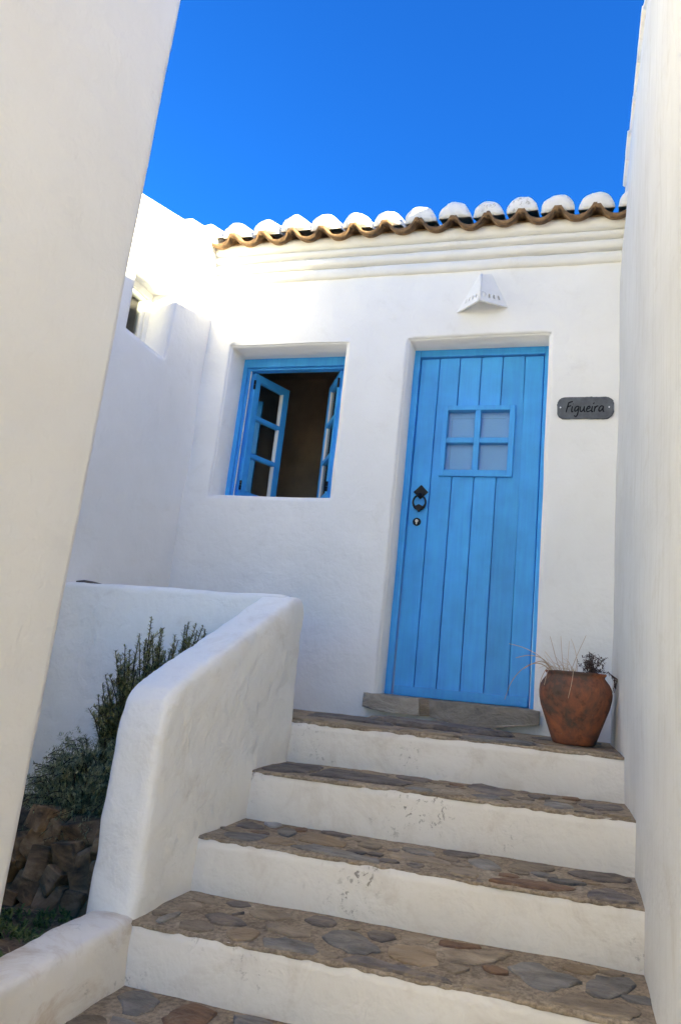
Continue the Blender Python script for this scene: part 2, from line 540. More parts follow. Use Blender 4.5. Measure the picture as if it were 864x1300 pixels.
# ================================================================== THE HOUSE AT THE END (facade y = 0)
house = thing('white_house', 'whitewashed house front with blue door, open blue window and tiled eave', 'house')
DX0, DX1, DZ0, DZ1 = -0.887, -0.080, 0.07, 2.150
WX0, WX1, WZ0, WZ1 = -2.039, -1.278, 1.178, 2.139
def fine(cuts, step):
    out = []
    for a, b in zip(cuts, cuts[1:]):
        n = max(1, round((b - a) / step))
        out += [a + (b - a) * k / n for k in range(n)]
    return out + [cuts[-1]]
def wall_with_holes(us, vs_, holes, w0, w1, mapf, bev=0.011, crease=0.0):
    """fine-celled wall; holes are (u0,u1,v0,v1); front edges of the holes are rounded over"""
    eps = 1e-6
    def hole(i, j):
        u, v = (us[i] + us[i + 1]) / 2, (vs_[j] + vs_[j + 1]) / 2
        return any(h[0] < u < h[1] and h[2] < v < h[3] for h in holes)
    bm = cells_solid(us, vs_, hole, w0, w1, lambda u, v, w: (u, v, w))
    es = []
    for e in bm.edges:
        p, q = e.verts
        if abs(p.co.z - w0) > eps or abs(q.co.z - w0) > eps: continue
        m = (p.co + q.co) / 2
        for h in holes:
            on_u = min(abs(m.x - h[0]), abs(m.x - h[1])) < eps and h[2] - eps < m.y < h[3] + eps
            on_v = min(abs(m.y - h[2]), abs(m.y - h[3])) < eps and h[0] - eps < m.x < h[1] + eps
            if on_u or on_v: es.append(e)
    bmesh.ops.recalc_face_normals(bm, faces=bm.faces[:])
    bmesh.ops.bevel(bm, geom=es, offset=bev, segments=3, affect='EDGES', clamp_overlap=True)
    for v in bm.verts:
        v.co = Vector(mapf(v.co.x, v.co.y, v.co.z))
    return bm
def fac(u, v, w):
    f = 1.0 - smooth01(0.0, 0.25, w)
    d = 0.010 * n3((u, 0, v), 2.1, 3) + 0.004 * n3((u, 1, v), 7.0, 6)
    return (u + 0.004 * n3((u, w, v), 4, 11), w + d * f, v + 0.004 * n3((u, w, v), 4, 17))
bm = wall_with_holes(fine([-2.36, WX0, WX1, DX0, DX1, 0.42], .03), fine([-1.2, DZ0, WZ0, WZ1, DZ1, 2.83], .03), [(WX0, WX1, WZ0, WZ1), (DX0, DX1, DZ0, DZ1)], 0.0, 0.30, fac)
wall = from_bm('wall', bm, M_facade, house, True)

# the dark room behind the open window
bm = bmesh.new()
bbox(bm, -2.6, -1.0, 0.297, 1.5, 0.5, 2.60)
for f in [f for f in bm.faces if f.calc_center_median().y < 0.31]:
    bm.faces.remove(f)
room = from_bm('room_shell', bm, M_room, house)

# cornice: four hand-run mouldings
def moulding(z0, z1, yf, nose):
    prof = [(0.02, z0), (-yf * 0.55, z0 + 0.002), (-yf + 0.004, z0 + 0.007), (-yf - nose, z0 + (z1 - z0) * 0.35), (-yf - nose * 0.6, z0 + (z1 - z0) * 0.7),
            (-yf + 0.006, z1 - 0.004), (0.02, z1 + 0.004)]
    n = 90
    verts, faces = [], []
    for i in range(n + 1):
        x = -2.24 + (0.34 + 2.24) * i / n
        for y, z in prof:
            wob = 0.006 * n3((x, 0, z0), 2.2, 3) + 0.003 * n3((x, 1, z0), 9, 5)
            wz = 0.005 * n3((x, 2, z0), 1.7, 9) + 0.002 * n3((x, z * 9, 1), 8, 2)
            verts.append((x, y + (wob if y < 0 else 0), z + wz))
    k = len(prof)
    for i in range(n):
        for j in range(k - 1):
            faces.append((i * k + j, i * k + j + 1, (i + 1) * k + j + 1, (i + 1) * k + j))
    faces.append(tuple(range(k))); faces.append(tuple(n * k + j for j in range(k))[::-1])
    return mk('moulding', verts, faces, M_cornice, house, True)
moulding(2.577, 2.645, 0.024, 0.006)
moulding(2.648, 2.706, 0.044, 0.006)
moulding(2.709, 2.752, 0.062, 0.005)
moulding(2.755, 2.830, 0.078, 0.004)

# roof deck and tiles
PIT = math.radians(20)
bm = bmesh.new()
bbox(bm, -2.30, 0.33, 0.0, 3.0, -0.06, 0.0)
for v in bm.verts:
    y = v.co.y
    v.co = Vector((v.co.x, y * math.cos(PIT) - 0.06, 2.845 + v.co.z * 0.6 + y * math.sin(PIT)))
roof = from_bm('roof', bm, M_tile, house)

def eave_tile_mesh(thick=0.026, L=0.42):
    P = 0.206
    prof = []
    RB_, HB = 0.092, 0.060
    for k in range(23):
        t = k / 22.0
        x = -P / 2 + P * t
        q = min(1.0, abs(x) / 0.082)
        z = HB * (1 - math.sqrt(max(0.0, 1 - (q * 0.97) ** 2))) / (1 - math.sqrt(1 - 0.97 ** 2))
        prof.append((x, min(z, HB * 0.97)))
    verts, faces = [], []
    n = len(prof)
    for (y, dz) in ((0.0, 0.0), (0.006, 0.0), (L, 0.0)):
        for lay in (0, 1):
            for (x, z) in prof:
                e = 0.004 if y == 0.0 else 0.0
                verts.append((x, y, z + (thick - e if lay else e * 0.8)))
    R = lambda r, l, k: (r * 2 + l) * n + k
    for r in range(2):
        for k in range(n - 1):
            faces.append((R(r, 1, k), R(r, 1, k + 1), R(r + 1, 1, k + 1), R(r + 1, 1, k)))
            faces.append((R(r, 0, k + 1), R(r, 0, k), R(r + 1, 0, k), R(r + 1, 0, k + 1)))
    for k in range(n - 1):
        faces.append((R(0, 0, k), R(0, 0, k + 1), R(0, 1, k + 1), R(0, 1, k)))
    me = bpy.data.meshes.new('eave_tile')
    me.from_pydata(verts, [], faces)
    me.materials.append(M_tile)
    for p in me.polygons: p.use_smooth = True
    return me

def cover_tile_mesh(seed, plug=True, L=0.42):
    rnd = random.Random(seed)
    n = 14
    verts, faces = [], []
    rows = 6
    for r in range(rows + 1):
        y = L * r / rows
        rad = 0.093 - 0.012 * r / rows
        for k in range(n + 1):
            a = math.pi * k / n
            j = 1 + 0.09 * noise.noise(Vector((k * 0.45, r * 0.8, seed * 7.3)))
            x = -math.cos(a) * rad * j
            z = math.sin(a) ** 0.92 * rad * 0.95 * j
            verts.append((x, y + (0.010 * noise.noise(Vector((k * 0.5, seed * 3.1, 0))) if r == 0 else 0), z))
    for r in range(rows):
        for k in range(n):
            a = r * (n + 1) + k
            faces.append((a, a + n + 1, a + n + 2, a + 1))
    if plug:
        c = len(verts)
        ring = []
        for k in range(n + 1):                                # bulging lime plug in the open end
            x, y, z = verts[k]
            verts.append((x * 0.72, -0.006 + 0.004 * noise.noise(Vector((x * 30, z * 30, seed))), z * 0.72 + 0.002))
        ctr = len(verts)
        verts.append((0.004 * rnd.uniform(-1, 1), -0.009, 0.030))
        for k in range(n):
            faces.append((k, k + 1, c + k + 1, c + k))
            faces.append((c + k, c + k + 1, ctr))
        faces.append((0, c, c + n, n)); faces.append((c, ctr, c + n))
    me = bpy.data.meshes.new('cover_tile')
    me.from_pydata(verts, [], faces)
    me.materials.append(M_tilewhite)
    for p in me.polygons: p.use_smooth = True
    return me

ev = eave_tile_mesh()
covers = [cover_tile_mesh(s) for s in range(14)]
cov_up = [cover_tile_mesh(s + 20, False) for s in range(3)]
rt = random.Random(4)
centres = [-2.273, -2.070, -1.868, -1.670, -1.468, -1.262, -1.064, -0.858, -0.648, -0.453, -0.256, -0.053, 0.160, 0.372]
SL = Vector((0, math.cos(PIT), math.sin(PIT)))
for course in range(4):
    off = SL * (0.36 * course)
    for k, xc in enumerate(centres):
        if k > 0:
            a, b = centres[k - 1], xc
            o = bpy.data.objects.new('eave_tile', ev); COL.objects.link(o); o.parent = roof
            o.location = Vector(((a + b) / 2, -0.135 + rt.uniform(-.006, .006), 2.772 + rt.uniform(-.004, .004) + 0.004 * course)) + off
            o.rotation_euler = (PIT, 0, rt.uniform(-.01, .01))
            o.scale = ((b - a) / 0.206, 1, 1)
        me = (covers[k % 14] if course == 0 else cov_up[k % 3])
        o = bpy.data.objects.new('cover_tile', me); COL.objects.link(o); o.parent = roof
        o.location = Vector((xc + rt.uniform(-.004, .004), -0.090 + rt.uniform(-.008, .008), 2.872 + rt.uniform(-.009, .007) + 0.004 * course)) + off
        o.rotation_euler = (PIT * 0.95 + rt.uniform(-.04, .04), rt.uniform(-.05, .05), rt.uniform(-.04, .04))
        s = rt.uniform(.96, 1.05)
        o.scale = (s, 1, s)

# ---------------------------------------------------------------- the blue door
YD = 0.145
VX0, VX1, VZ0, VZ1 = -0.684, -0.262, 1.358, 1.788
bm = cells_solid([-0.846, VX0 + .015, VX1 - .015, -0.112], [0.115, VZ0 + .015, VZ1 - .015, 2.102], lambda i, j: i == 1 and j == 1, YD + 0.034, YD + 0.050, lambda u, v, w: (u, w, v))
door = from_bm('door', bm, M_blue, house)
def dbox(name, *a, mat=M_blue, bev=0.003, seg=2):
    return box(name, *a, mat, door, bev, seg)
# frame
bm = bmesh.new()
bbox(bm, -0.905, -0.850, YD, YD + 0.08, 0.06, 2.16, 0.004)
fr = from_bm('door_frame', bm, M_blue, door)
bm = bmesh.new()
bbox(bm, -0.108, -0.060, YD, YD + 0.08, 0.06, 2.16, 0.004)
from_bm('door_frame', bm, M_blue, door)
bm = bmesh.new()
bbox(bm, -0.850, -0.108, YD + .001, YD + 0.08, 2.106, 2.165, 0.004)
from_bm('door_frame', bm, M_blue, door)
px = [-0.846, -0.730, -0.607, -0.479, -0.352, -0.224, -0.112]
for i in range(6):
    a, b = px[i] + 0.0022, px[i + 1] - 0.0022
    y0 = YD + 0.016 + random.uniform(-.0012, .0012)
    cut = b > VX0 + 0.02 and a < VX1 - 0.02
    x0c, x1c = max(a, VX0 + .017), min(b, VX1 - .017)
    if not cut:
        dbox('plank', a, b, y0, YD + 0.034, 0.121, 2.098, bev=0.006)
    else:
        us = sorted({a, b, x0c, x1c})
        bm = cells_solid(us, [0.121, VZ0 + .017, VZ1 - .017, 2.098], lambda ii, jj: jj == 1 and us[ii] >= x0c - 1e-6 and us[ii + 1] <= x1c + 1e-6, y0, YD + 0.034, lambda u, v, w: (u, w, v))
        bm.normal_update()
        es = [e for e in bm.edges if all(abs(v.co.y - y0) < 1e-5 for v in e.verts) and abs(e.verts[0].co.x - e.verts[1].co.x) < 1e-6 and min(abs(e.verts[0].co.x - a), abs(e.verts[0].co.x - b)) < 1e-5]
        bmesh.ops.bevel(bm, geom=es, offset=0.006, segments=2, affect='EDGES')
        from_bm('plank', bm, M_blue, door)
dbox('bottom_rail', -0.838, -0.121, YD + 0.004, YD + 0.016, 0.119, 0.170, bev=0.003)
# little window in the door
yv = YD - 0.004
bars = [(VX0, VX0 + .030, VZ0, VZ1), (VX1 - .032, VX1, VZ0, VZ1), (VX0 + .030, VX1 - .032, VZ1 - .029, VZ1), (VX0 + .030, VX1 - .032, VZ0, VZ0 + .038)]
for b in bars:
    dbox('glazing_frame', b[0], b[1], yv, YD + 0.047, b[2], b[3], bev=0.003)
dbox('glazing_bar', -0.493, -0.459, yv + .004, YD + 0.044, VZ0 + .038, VZ1 - .029, bev=0.003)
for x0, x1 in ((VX0 + .030, -.493), (-.459, VX1 - .032)):
    dbox('glazing_bar', x0, x1, yv + .006, YD + 0.044, 1.560, 1.593, bev=0.003)
for x0, x1 in ((VX0 + .030, -.493), (-.459, VX1 - .032)):
    for z0, z1 in ((VZ0 + .038, 1.560), (1.593, VZ1 - .029)):
        dbox('pane', x0 - .003, x1 + .003, YD + 0.028, YD + 0.032, z0 - .003, z1 + .003, mat=M_frost, bev=0)
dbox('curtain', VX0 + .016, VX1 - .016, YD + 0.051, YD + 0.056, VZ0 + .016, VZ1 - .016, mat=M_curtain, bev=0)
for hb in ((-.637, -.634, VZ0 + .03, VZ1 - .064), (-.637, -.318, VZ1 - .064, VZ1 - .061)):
    dbox('curtain_line', hb[0], hb[1], YD + 0.0495, YD + 0.0512, hb[2], hb[3], mat=M_curtain_line, bev=0)
# pull ring and lock
hx, hz, hy = -0.781, 1.262, YD + 0.016
bm = bmesh.new()
bbox(bm, -.031, .031, -.006, 0, -.031, .031, 0.002)
bmesh.ops.rotate(bm, verts=bm.verts[:], cent=(0, 0, 0), matrix=Matrix.Rotation(math.radians(45), 3, 'Y'))
bmesh.ops.translate(bm, verts=bm.verts[:], vec=(hx, hy, hz))
from_bm('handle_plate', bm, M_iron, door)
mb = MB()
ring = []
rr = []
for k in range(25):
    a = math.radians(-90 + 360 * k / 24)
    q = 1.0
    ring.append((hx + 0.037 * math.cos(a), hy - 0.020 - 0.006 * math.sin(a), 1.198 + 0.039 * math.sin(a)))
    rr.append(0.0055 + 0.0045 * max(0, -math.sin(a)) ** 2)
mb.add(tube(ring, rr, 8))
mb.add(tube([(hx, hy - .001, 1.243), (hx, hy - .028, 1.241), (hx, hy - .031, 1.232)], [.012, .011, .008], 10))
mb.add(([(hx - .026, hy - .027, 1.172), (hx, hy - .031, 1.184), (hx + .026, hy - .027, 1.172), (hx, hy - .026, 1.139), (hx - .026, hy - .013, 1.172), (hx, hy - .010, 1.184), (hx + .026, hy - .013, 1.172), (hx, hy - .013, 1.139)],
        [(0, 1, 2, 3), (7, 6, 5, 4), (0, 4, 5, 1), (1, 5, 6, 2), (2, 6, 7, 3), (3, 7, 4, 0)]))
mb.build('pull_ring', M_iron, door, False)
def disc(name, c, r, y0, y1, mat, parent, n=24):
    v, f = tube([(c[0], y1, c[1]), (c[0], y0 + .0015, c[1]), (c[0], y0, c[1])], [r, r, r * .92], n)
    return mk(name, v, f, mat, parent)
disc('lock_rose', (-0.790, 1.085), 0.0235, hy - .009, hy, M_iron, door)
disc('lock_cylinder', (-0.790, 1.090), 0.0095, hy - .012, hy - .008, M_steel, door)
box('lock_key_slot', -0.7935, -0.7865, hy - .012, hy - .008, 1.070, 1.090, M_steel, door, 0.002)
for (nx, nz) in ((-.818, .143), (-.790, .140), (-.672, .146), (-.55, .143), (-.41, .142), (-.285, .146), (-.16, .142)):
    disc('nail_head', (nx, nz), 0.004, YD + 0.0025, YD + 0.0045, M_blue, door, 10)

# threshold of two schist pieces with a mortar plug
def slab_front(name, outline, y0, y1, mat, parent, seed):
    """irregular slab: outline in x,z, from y0 (front) to y1"""
    pts = []
    n = len(outline)
    for i in range(n):
        a, b = Vector(outline[i]), Vector(outline[(i + 1) % n])
        m = max(1, int((b - a).length / 0.03))
        for k in range(m):
            p = a.lerp(b, k / m)
            pts.append((p.x + 0.004 * n3((p.x, p.y, seed), 22), p.y + 0.004 * n3((p.x, p.y, seed + 5), 22)))
    bm = bmesh.new()
    f = [bm.verts.new((x, y0 + 0.006 * n3((x, z, seed), 14), z)) for x, z in pts]
    b = [bm.verts.new((x, y1, z)) for x, z in pts]
    face = bm.faces.new(f)
    bm.faces.new(b[::-1])
    for i in range(len(pts)):
        j = (i + 1) % len(pts)
        bm.faces.new((f[i], b[i], b[j], f[j]))
    bmesh.ops.bevel(bm, geom=face.edges[:], offset=0.005, segments=2, affect='EDGES')
    return from_bm(name, bm, mat, parent)
th = slab_front('threshold', [(-0.944, 0.122), (-0.648, 0.119), (-0.640, 0.034), (-0.74, 0.036), (-0.84, 0.034), (-0.90, 0.048), (-0.944, 0.052)], -0.055, 0.26, M_sill, house, 1)
slab_front('threshold_stone', [(-0.598, 0.118), (-0.047, 0.114), (-0.045, 0.047), (-0.16, 0.034), (-0.25, 0.014), (-0.36, 0.004), (-0.45, 0.010), (-0.585, 0.036)], -0.050, 0.26, M_sill, th, 2)
slab_front('mortar_plug', [(-0.649, 0.1185), (-0.597, 0.1175), (-0.584, 0.037), (-0.642, 0.034)], -0.040, 0.26, M_stone['b'], th, 3)

# ---------------------------------------------------------------- the open blue window
YW = 0.172
bm = cells_solid([-2.075, -2.012, -1.345, -1.255], [1.150, 1.205, 2.082, 2.165], lambda i, j: i == 1 and j == 1, YW, YW + 0.075, lambda u, v, w: (u, w, v))
win = from_bm('window', bm, M_blue, house)
bv = win.modifiers.new('bevel', 'BEVEL'); bv.width = 0.005; bv.segments = 2
# inner rebate
for nm, a in (('rebate', (-2.012, -2.000, YW + .022, YW + .07, 1.205, 2.082)), ('rebate', (-1.357, -1.345, YW + .022, YW + .07, 1.205, 2.082)), ('rebate', (-2.000, -1.357, YW + .022, YW + .07, 2.070, 2.082))):
    box(nm, *a, M_blue, win, 0.002)
box('seal_strip', -1.9998, -1.9955, YW + .030, YW + .038, 1.206, 2.069, M_whitepaint, win, 0)
def sash(hinge, ang, sgn):
    """casement: local u from the hinge, hung inwards at ang from the wall plane"""
    W, z0, z1, st, d = 0.318, 1.212, 2.066, 0.052, 0.036
    piv = Vector((hinge[0], hinge[1], 0))
    du = Vector((sgn * math.cos(ang), math.sin(ang), 0))
    dn = Vector((sgn * math.sin(ang), -math.cos(ang), 0))
    def mp(u, v, w):
        p = piv + du * u + dn * w
        return (p.x, p.y, v)
    inn = (z0 + st + .010, z1 - st)
    h = (inn[1] - inn[0] - 2 * .030) / 3
    zr = [inn[0], inn[0] + h, inn[0] + h + .030, inn[0] + 2 * h + .030, inn[0] + 2 * h + .060, inn[1]]
    bm = cells_solid([0, st, W - st, W], [z0] + zr + [z1], lambda i, j: i == 1 and j in (1, 3, 5), -d / 2, d / 2, mp)
    s = from_bm('sash', bm, M_blue, win)
    b = s.modifiers.new('bevel', 'BEVEL'); b.width = 0.004; b.segments = 2
    for j in (0, 2, 4):
        vs8 = [mp(u, v, w) for w in (-.002, .002) for (u, v) in ((st - .002, zr[j] - .002), (W - st + .002, zr[j] - .002), (W - st + .002, zr[j + 1] + .002), (st - .002, zr[j + 1] + .002))]
        mk('pane', vs8, [(0, 1, 2, 3), (7, 6, 5, 4), (0, 4, 5, 1), (1, 5, 6, 2), (2, 6, 7, 3), (3, 7, 4, 0)], M_glass, win)
        pu = [mp(u, v, w) for w in (.003, d / 2 - .003) for (u, v) in ((W - st - .007, zr[j]), (W - st + .001, zr[j]), (W - st + .001, zr[j + 1]), (W - st - .007, zr[j + 1]))]
        mk('pane_edge_strip', pu, [(0, 1, 2, 3), (7, 6, 5, 4), (0, 4, 5, 1), (1, 5, 6, 2), (2, 6, 7, 3), (3, 7, 4, 0)], M_whitepaint, win)  # white strip along the free-side edge of each pane
    for hz_ in (1.30, 1.98):
        mbh = MB()
        c = piv + dn * (d / 2 + .004) - du * 0.004
        mbh.add(tube([(c.x, c.y, hz_ - .030), (c.x, c.y, hz_ - .002)], .0075, 8))
        mbh.add(tube([(c.x, c.y, hz_ + .002), (c.x, c.y, hz_ + .030)], .0075, 8))
        mbh.build('hinge', M_iron, win)
sash((-1.985, YW + 0.052), math.radians(70), 1)
sash((-1.368, YW + 0.050), math.radians(57), -1)

# ================================================================== LEFT WING (wall x = -2.218)
wing = thing('house_wing', 'whitewashed side wing with small white window, sunlit along its top', 'house', (-2.3, -0.8, 0))
XL = -2.218
ys = [-1.20, -0.757, -0.411, 0.6]
zz = [-1.2, 1.882, 2.283, 2.9]
def wing_top(y):
    z = 2.909 + 0.30 * y
    return z - 0.022 * smooth01(-0.36, -0.39, y) if y < -0.36 else z
def wmap(u, v, w):
    d = 0.008 * n3((0, u, v), 2.4, 5) + 0.003 * n3((1, u, v), 8, 2)
    f = 1.0 - smooth01(0.0, 0.25, w)
    z = v + (wing_top(u) - 2.9) * smooth01(2.32, 2.9, v)
    return (XL - w + d * f, u, z)
bm = wall_with_holes(fine(ys, .035), fine(zz, .035), [(-0.757, -0.411, 1.882, 2.283)], 0.0, 0.32, wmap, 0.008)
wg = from_bm('wall', bm, M_wing, wing, True)
shift(wg, wing.location)
bm = bmesh.new()
bbox(bm, XL - .33, XL + .004, -0.375, 0.5, -0.02, 0.018)
for v in bm.verts:
    v.co.z += 2.912 + 0.30 * v.co.y
bmesh.ops.bevel(bm, geom=bm.edges[:], offset=.008, segments=3, affect='EDGES')
cpg = from_bm('coping', bm, M_wing, wing, True); shift(cpg, wing.location)
# small white window in it
XG = XL - 0.145
bm = cells_solid([-0.80, -0.728, -0.445, -0.37], [1.84, 1.925, 2.238, 2.32], lambda i, j: i == 1 and j == 1, XG, XG - 0.05, lambda u, v, w: (w, u, v))
ww = from_bm('window', bm, M_whitepaint, wing); shift(ww, wing.location)
b = ww.modifiers.new('bevel', 'BEVEL'); b.width = 0.004; b.segments = 2
for a in ((XG - .045, XG - .012, -.728, -.708, 1.925, 2.238), (XG - .045, XG - .012, -.470, -.445, 1.925, 2.238), (XG - .045, XG - .012, -.708, -.470, 2.215, 2.238), (XG - .045, XG - .012, -.708, -.470, 1.925, 1.95)):
    o = box('sash_rail', *a, M_whitepaint, ww, 0.003); shift(o, wing.location)
o = box('pane', XG - .032, XG - .028, -.712, -.466, 1.946, 2.219, M_glass, ww, 0); shift(o, wing.location)
bm = bmesh.new()
bbox(bm, XL - 1.6, XL - 0.318, -1.1, 0.4, 0.3, 2.30)
for f in [f for f in bm.faces if f.calc_center_median().x > XL - 0.33]:
    bm.faces.remove(f)
M_room2 = m_simple('room_olive_reflection', (0.16, 0.15, 0.09), 0.9, 0, 0.1, 3, 0.2)  # greenish reflection in the pane, painted onto the room walls behind it
o = from_bm('room_shell', bm, M_room2, wing); shift(o, wing.location)
bm = bmesh.new()
bbox(bm, XL - 3.0, XL - 0.05, -1.18, 0.55, -0.05, 0.0)
for v in bm.verts:
    v.co.z += 2.885 + 0.30 * v.co.y - 0.02
o = from_bm('roof', bm, M_tile, wing); shift(o, wing.location)

# ================================================================== RIGHT-HAND BUILDING (wall about x = 0.3)
def rw_x(y, z):
    a = 0.034 * max(0.0, -y)
    b = 0.054 * smooth01(2.45, 3.25, z)
    x = 0.294 + (a ** 3 + b ** 3) ** (1 / 3.0)
    x += 0.012 * n3((0, y, z), 1.3, 4) + 0.004 * n3((1, y, z), 5.5, 8)
    return x
def rw_top(y):
    t = 3.455 + 0.235 * y
    t += 0.010 * n3((0, y, 0), 3.0, 1)
    return t
rb = thing('neighbour_building', 'tall whitewashed side wall closing the passage beside the pot', 'building', (0.9, -1.5, -1.2))
NY, NZ = 150, 110
verts, faces = [], []
yv_ = [1.6 - 5.9 * i / NY for i in range(NY + 1)]
for y in yv_:
    zt_ = rw_top(y) if y >= -1.85 else 3.16
    for j in range(NZ + 1):
        z = -1.25 + (zt_ + 1.25) * j / NZ
        x = rw_x(y, z)
        if j == NZ: x += 0.012
        verts.append((x, y, z))
k = NZ + 1
for i in range(NY):
    for j in range(NZ):
        faces.append((i * k + j, i * k + j + 1, (i + 1) * k + j + 1, (i + 1) * k + j))
# the body behind the face
base = len(verts)
for i, y in enumerate(yv_):
    z = verts[i * k + NZ][2]
    verts.append((2.4, y, z + 0.0)); verts.append((2.4, y, -1.25))
for i in range(NY):
    a, b_ = base + 2 * i, base + 2 * (i + 1)
    faces.append((i * k + NZ, a, b_, (i + 1) * k + NZ))
    faces.append((a, a + 1, b_ + 1, b_))
faces.append(tuple([j for j in range(k)] + [base, base + 1])[::-1])
faces.append(tuple([NY * k + j for j in range(k)] + [base + 2 * NY, base + 2 * NY + 1]))
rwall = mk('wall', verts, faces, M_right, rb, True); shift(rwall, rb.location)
# limewashed verge tiles along the sloping top, a few standing proud
rv = random.Random(12)
y = 1.3
while y > -1.8:
    L = rv.uniform(0.26, 0.36)
    z0 = rw_top(y - L / 2)
    out = rv.choice([0.004, 0.010, 0.014, 0.020])
    xx = rw_x(y - L / 2, z0)
    bm = bmesh.new()
    bbox(bm, xx - out, xx + 0.30, -L / 2, L / 2, -0.022, 0.022)
    for v in bm.verts:
        v.co.y += y - L / 2
        v.co.z += z0 + 0.235 * (v.co.y - (y - L / 2)) + 0.012
    bmesh.ops.bevel(bm, geom=bm.edges[:], offset=.006, segments=2, affect='EDGES')
    o = from_bm('verge_tile', bm, M_tilewhite, rb, True); shift(o, rb.location)
    y -= L + 0.004

# ================================================================== NEAR WALL ON THE LEFT
nb = thing('passage_wall', 'tall smooth cream wall rising close by, its straight edge leaning over the garden bed', 'wall', (-2.2, -3.9, -1.2))
bm = bmesh.new()
bbox(bm, -1.70, -1.238, -4.3, -1.972, -1.25, 3.6)
nw = from_bm('wall', bm, M_near, nb); shift(nw, nb.location)
plaster_mods(nw, 0.03, 1, 0.008, 0.7, 0.003, 0.2)

# ================================================================== STAIRS
stairs = thing('stairs', 'whitewashed stairs paved with flat schist stones climbing to the blue door', 'stairs', (-0.35, -1.2, -1.2))
YF = [-0.702, -1.045, -1.374, -1.690, -2.10, -2.46, -2.82]
ZT = [0.0, -0.168, -0.341, -0.507, -0.669, -0.84, -1.01, -1.17]
XS0, XS1 = -1.16, 0.46
def front_wob(x, i):
    return 0.010 * n3((x, i * 3.1, 0), 2.2, 2) + 0.004 * n3((x, i * 5.3, 2), 11, 5) + 0.0020 * n3((x, i, 1), 40, 3)
STEPS = []
for i in range(7):
    yf = YF[i]
    yb = (0.05 if i == 0 else YF[i - 1] + 0.05)
    z1, z0 = ZT[i], -1.25
    nx = 160
    verts, faces = [], []
    rows = 9
    for a in range(nx + 1):
        x = (-2.2 if i == 0 else XS0) + (XS1 - (-2.2 if i == 0 else XS0)) * a / nx
        zlow = ZT[i + 1] - 0.08
        for r in range(rows + 1):
            t = r / rows
            z = zlow + (z1 - 0.007 - zlow) * t + (0.004 * n3((x, i * 2.0, 5), 9, 6) + 0.003 * n3((x, i * 2.0, 5), 37, 6) if r == rows else 0)
            y = yf + front_wob(x, i) * (0.3 + 0.7 * t) + 0.006 * n3((x, i, z), 4, 9) + 0.004 * (1 - t)
            verts.append((x, y, z))
        verts.append((x, yf + 0.04, z1 - 0.016)); verts.append((x, yb, z1 - 0.016))
    k = rows + 3
    for a in range(nx):
        for r in range(rows + 2):
            faces.append((a * k + r, (a + 1) * k + r, (a + 1) * k + r + 1, a * k + r + 1))
    st = mk('step', verts, faces, M_riser, stairs, True); shift(st, stairs.location)
    STEPS.append(st)
    # mortar bed: gently uneven sheet with a ragged nosing
    verts, faces = [], []
    ny = 12
    for a in range(nx + 1):
        x = (-2.2 if i == 0 else XS0) + (XS1 - (-2.2 if i == 0 else XS0)) * a / nx
        fe = yf + front_wob(x, i) - 0.003 + 0.004 * n3((x, i * 7.7, 0), 30, 2)
        verts.append((x, fe + 0.004, z1 - 0.013))
        verts.append((x, fe, z1 - 0.006))
        for r in range(ny + 1):
            t = (r / ny)
            y = fe + 0.006 + (yb - fe - 0.006) * t
            verts.append((x, y, z1 - 0.001 + 0.004 * n3((x, y, i), 5, 3) + 0.002 * n3((x, y, i), 22, 3)))
    k = ny + 3
    for a in range(nx):
        for r in range(k - 1):
            faces.append((a * k + r, (a + 1) * k + r, (a + 1) * k + r + 1, a * k + r + 1))
    mo = mk('mortar_bed', verts, faces, M_mortar, st, True); shift(mo, stairs.location)

def chaikin(p, n=2):
    for _ in range(n):
        q = []
        for i in range(len(p)):
            a, b = Vector(p[i]), Vector(p[(i + 1) % len(p)])
            q += [a * .8 + b * .2, a * .2 + b * .8]
        p = q
    return p
def paving(poly, step, kind, seed, h=0.0055, zadd=0.0, thick=0.007):
    z = ZT[step] + zadd
    p = [Vector(q) for q in poly] if len(poly) > 6 else chaikin(poly, 1)
    pts = []
    for i in range(len(p)):
        a, b = p[i], p[(i + 1) % len(p)]
        m = max(1, int((b - a).length / 0.022))
        for k in range(m):
            q = a.lerp(b, k / m)
            qx, qy = q.x + 0.010 * n3((q.x, q.y, seed), 34), q.y + 0.010 * n3((q.x, q.y, seed + 3), 34)
            pts.append(Vector((qx, max(qy, YF[step] + front_wob(qx, step) + 0.009))))
    c = sum(pts, Vector((0, 0))) / len(pts)
    n = len(pts)
    tx, ty = random.Random(seed).uniform(-.02, .02), random.Random(seed + 1).uniform(-.02, .02)
    verts, faces = [], []
    for s, dz in ((1.0, -thick), (1.0, h * 0.35), (0.93, h * 0.9), (0.60, h), (0.28, h)):
        for q in pts:
            w = c + (q - c) * s
            r = 0.0035 * n3((w.x * 1.0, w.y * 2.0, seed), 16) if dz > 0 else 0
            verts.append((w.x - c.x, w.y - c.y, dz + r + (tx * (w.x - c.x) + ty * (w.y - c.y) if dz > 0 else 0)))
    verts.append((0, 0, h))
    for r in range(4):
        for k in range(n):
            faces.append((r * n + k, r * n + (k + 1) % n, (r + 1) * n + (k + 1) % n, (r + 1) * n + k))
    for k in range(n):
        faces.append((4 * n + k, 4 * n + (k + 1) % n, 5 * n))
    o = mk('paving_stone', verts, faces, M_stone[kind], STEPS[step], False)
    o.location = Vector((c.x, c.y, z)) - Vector(stairs.location)
    return o

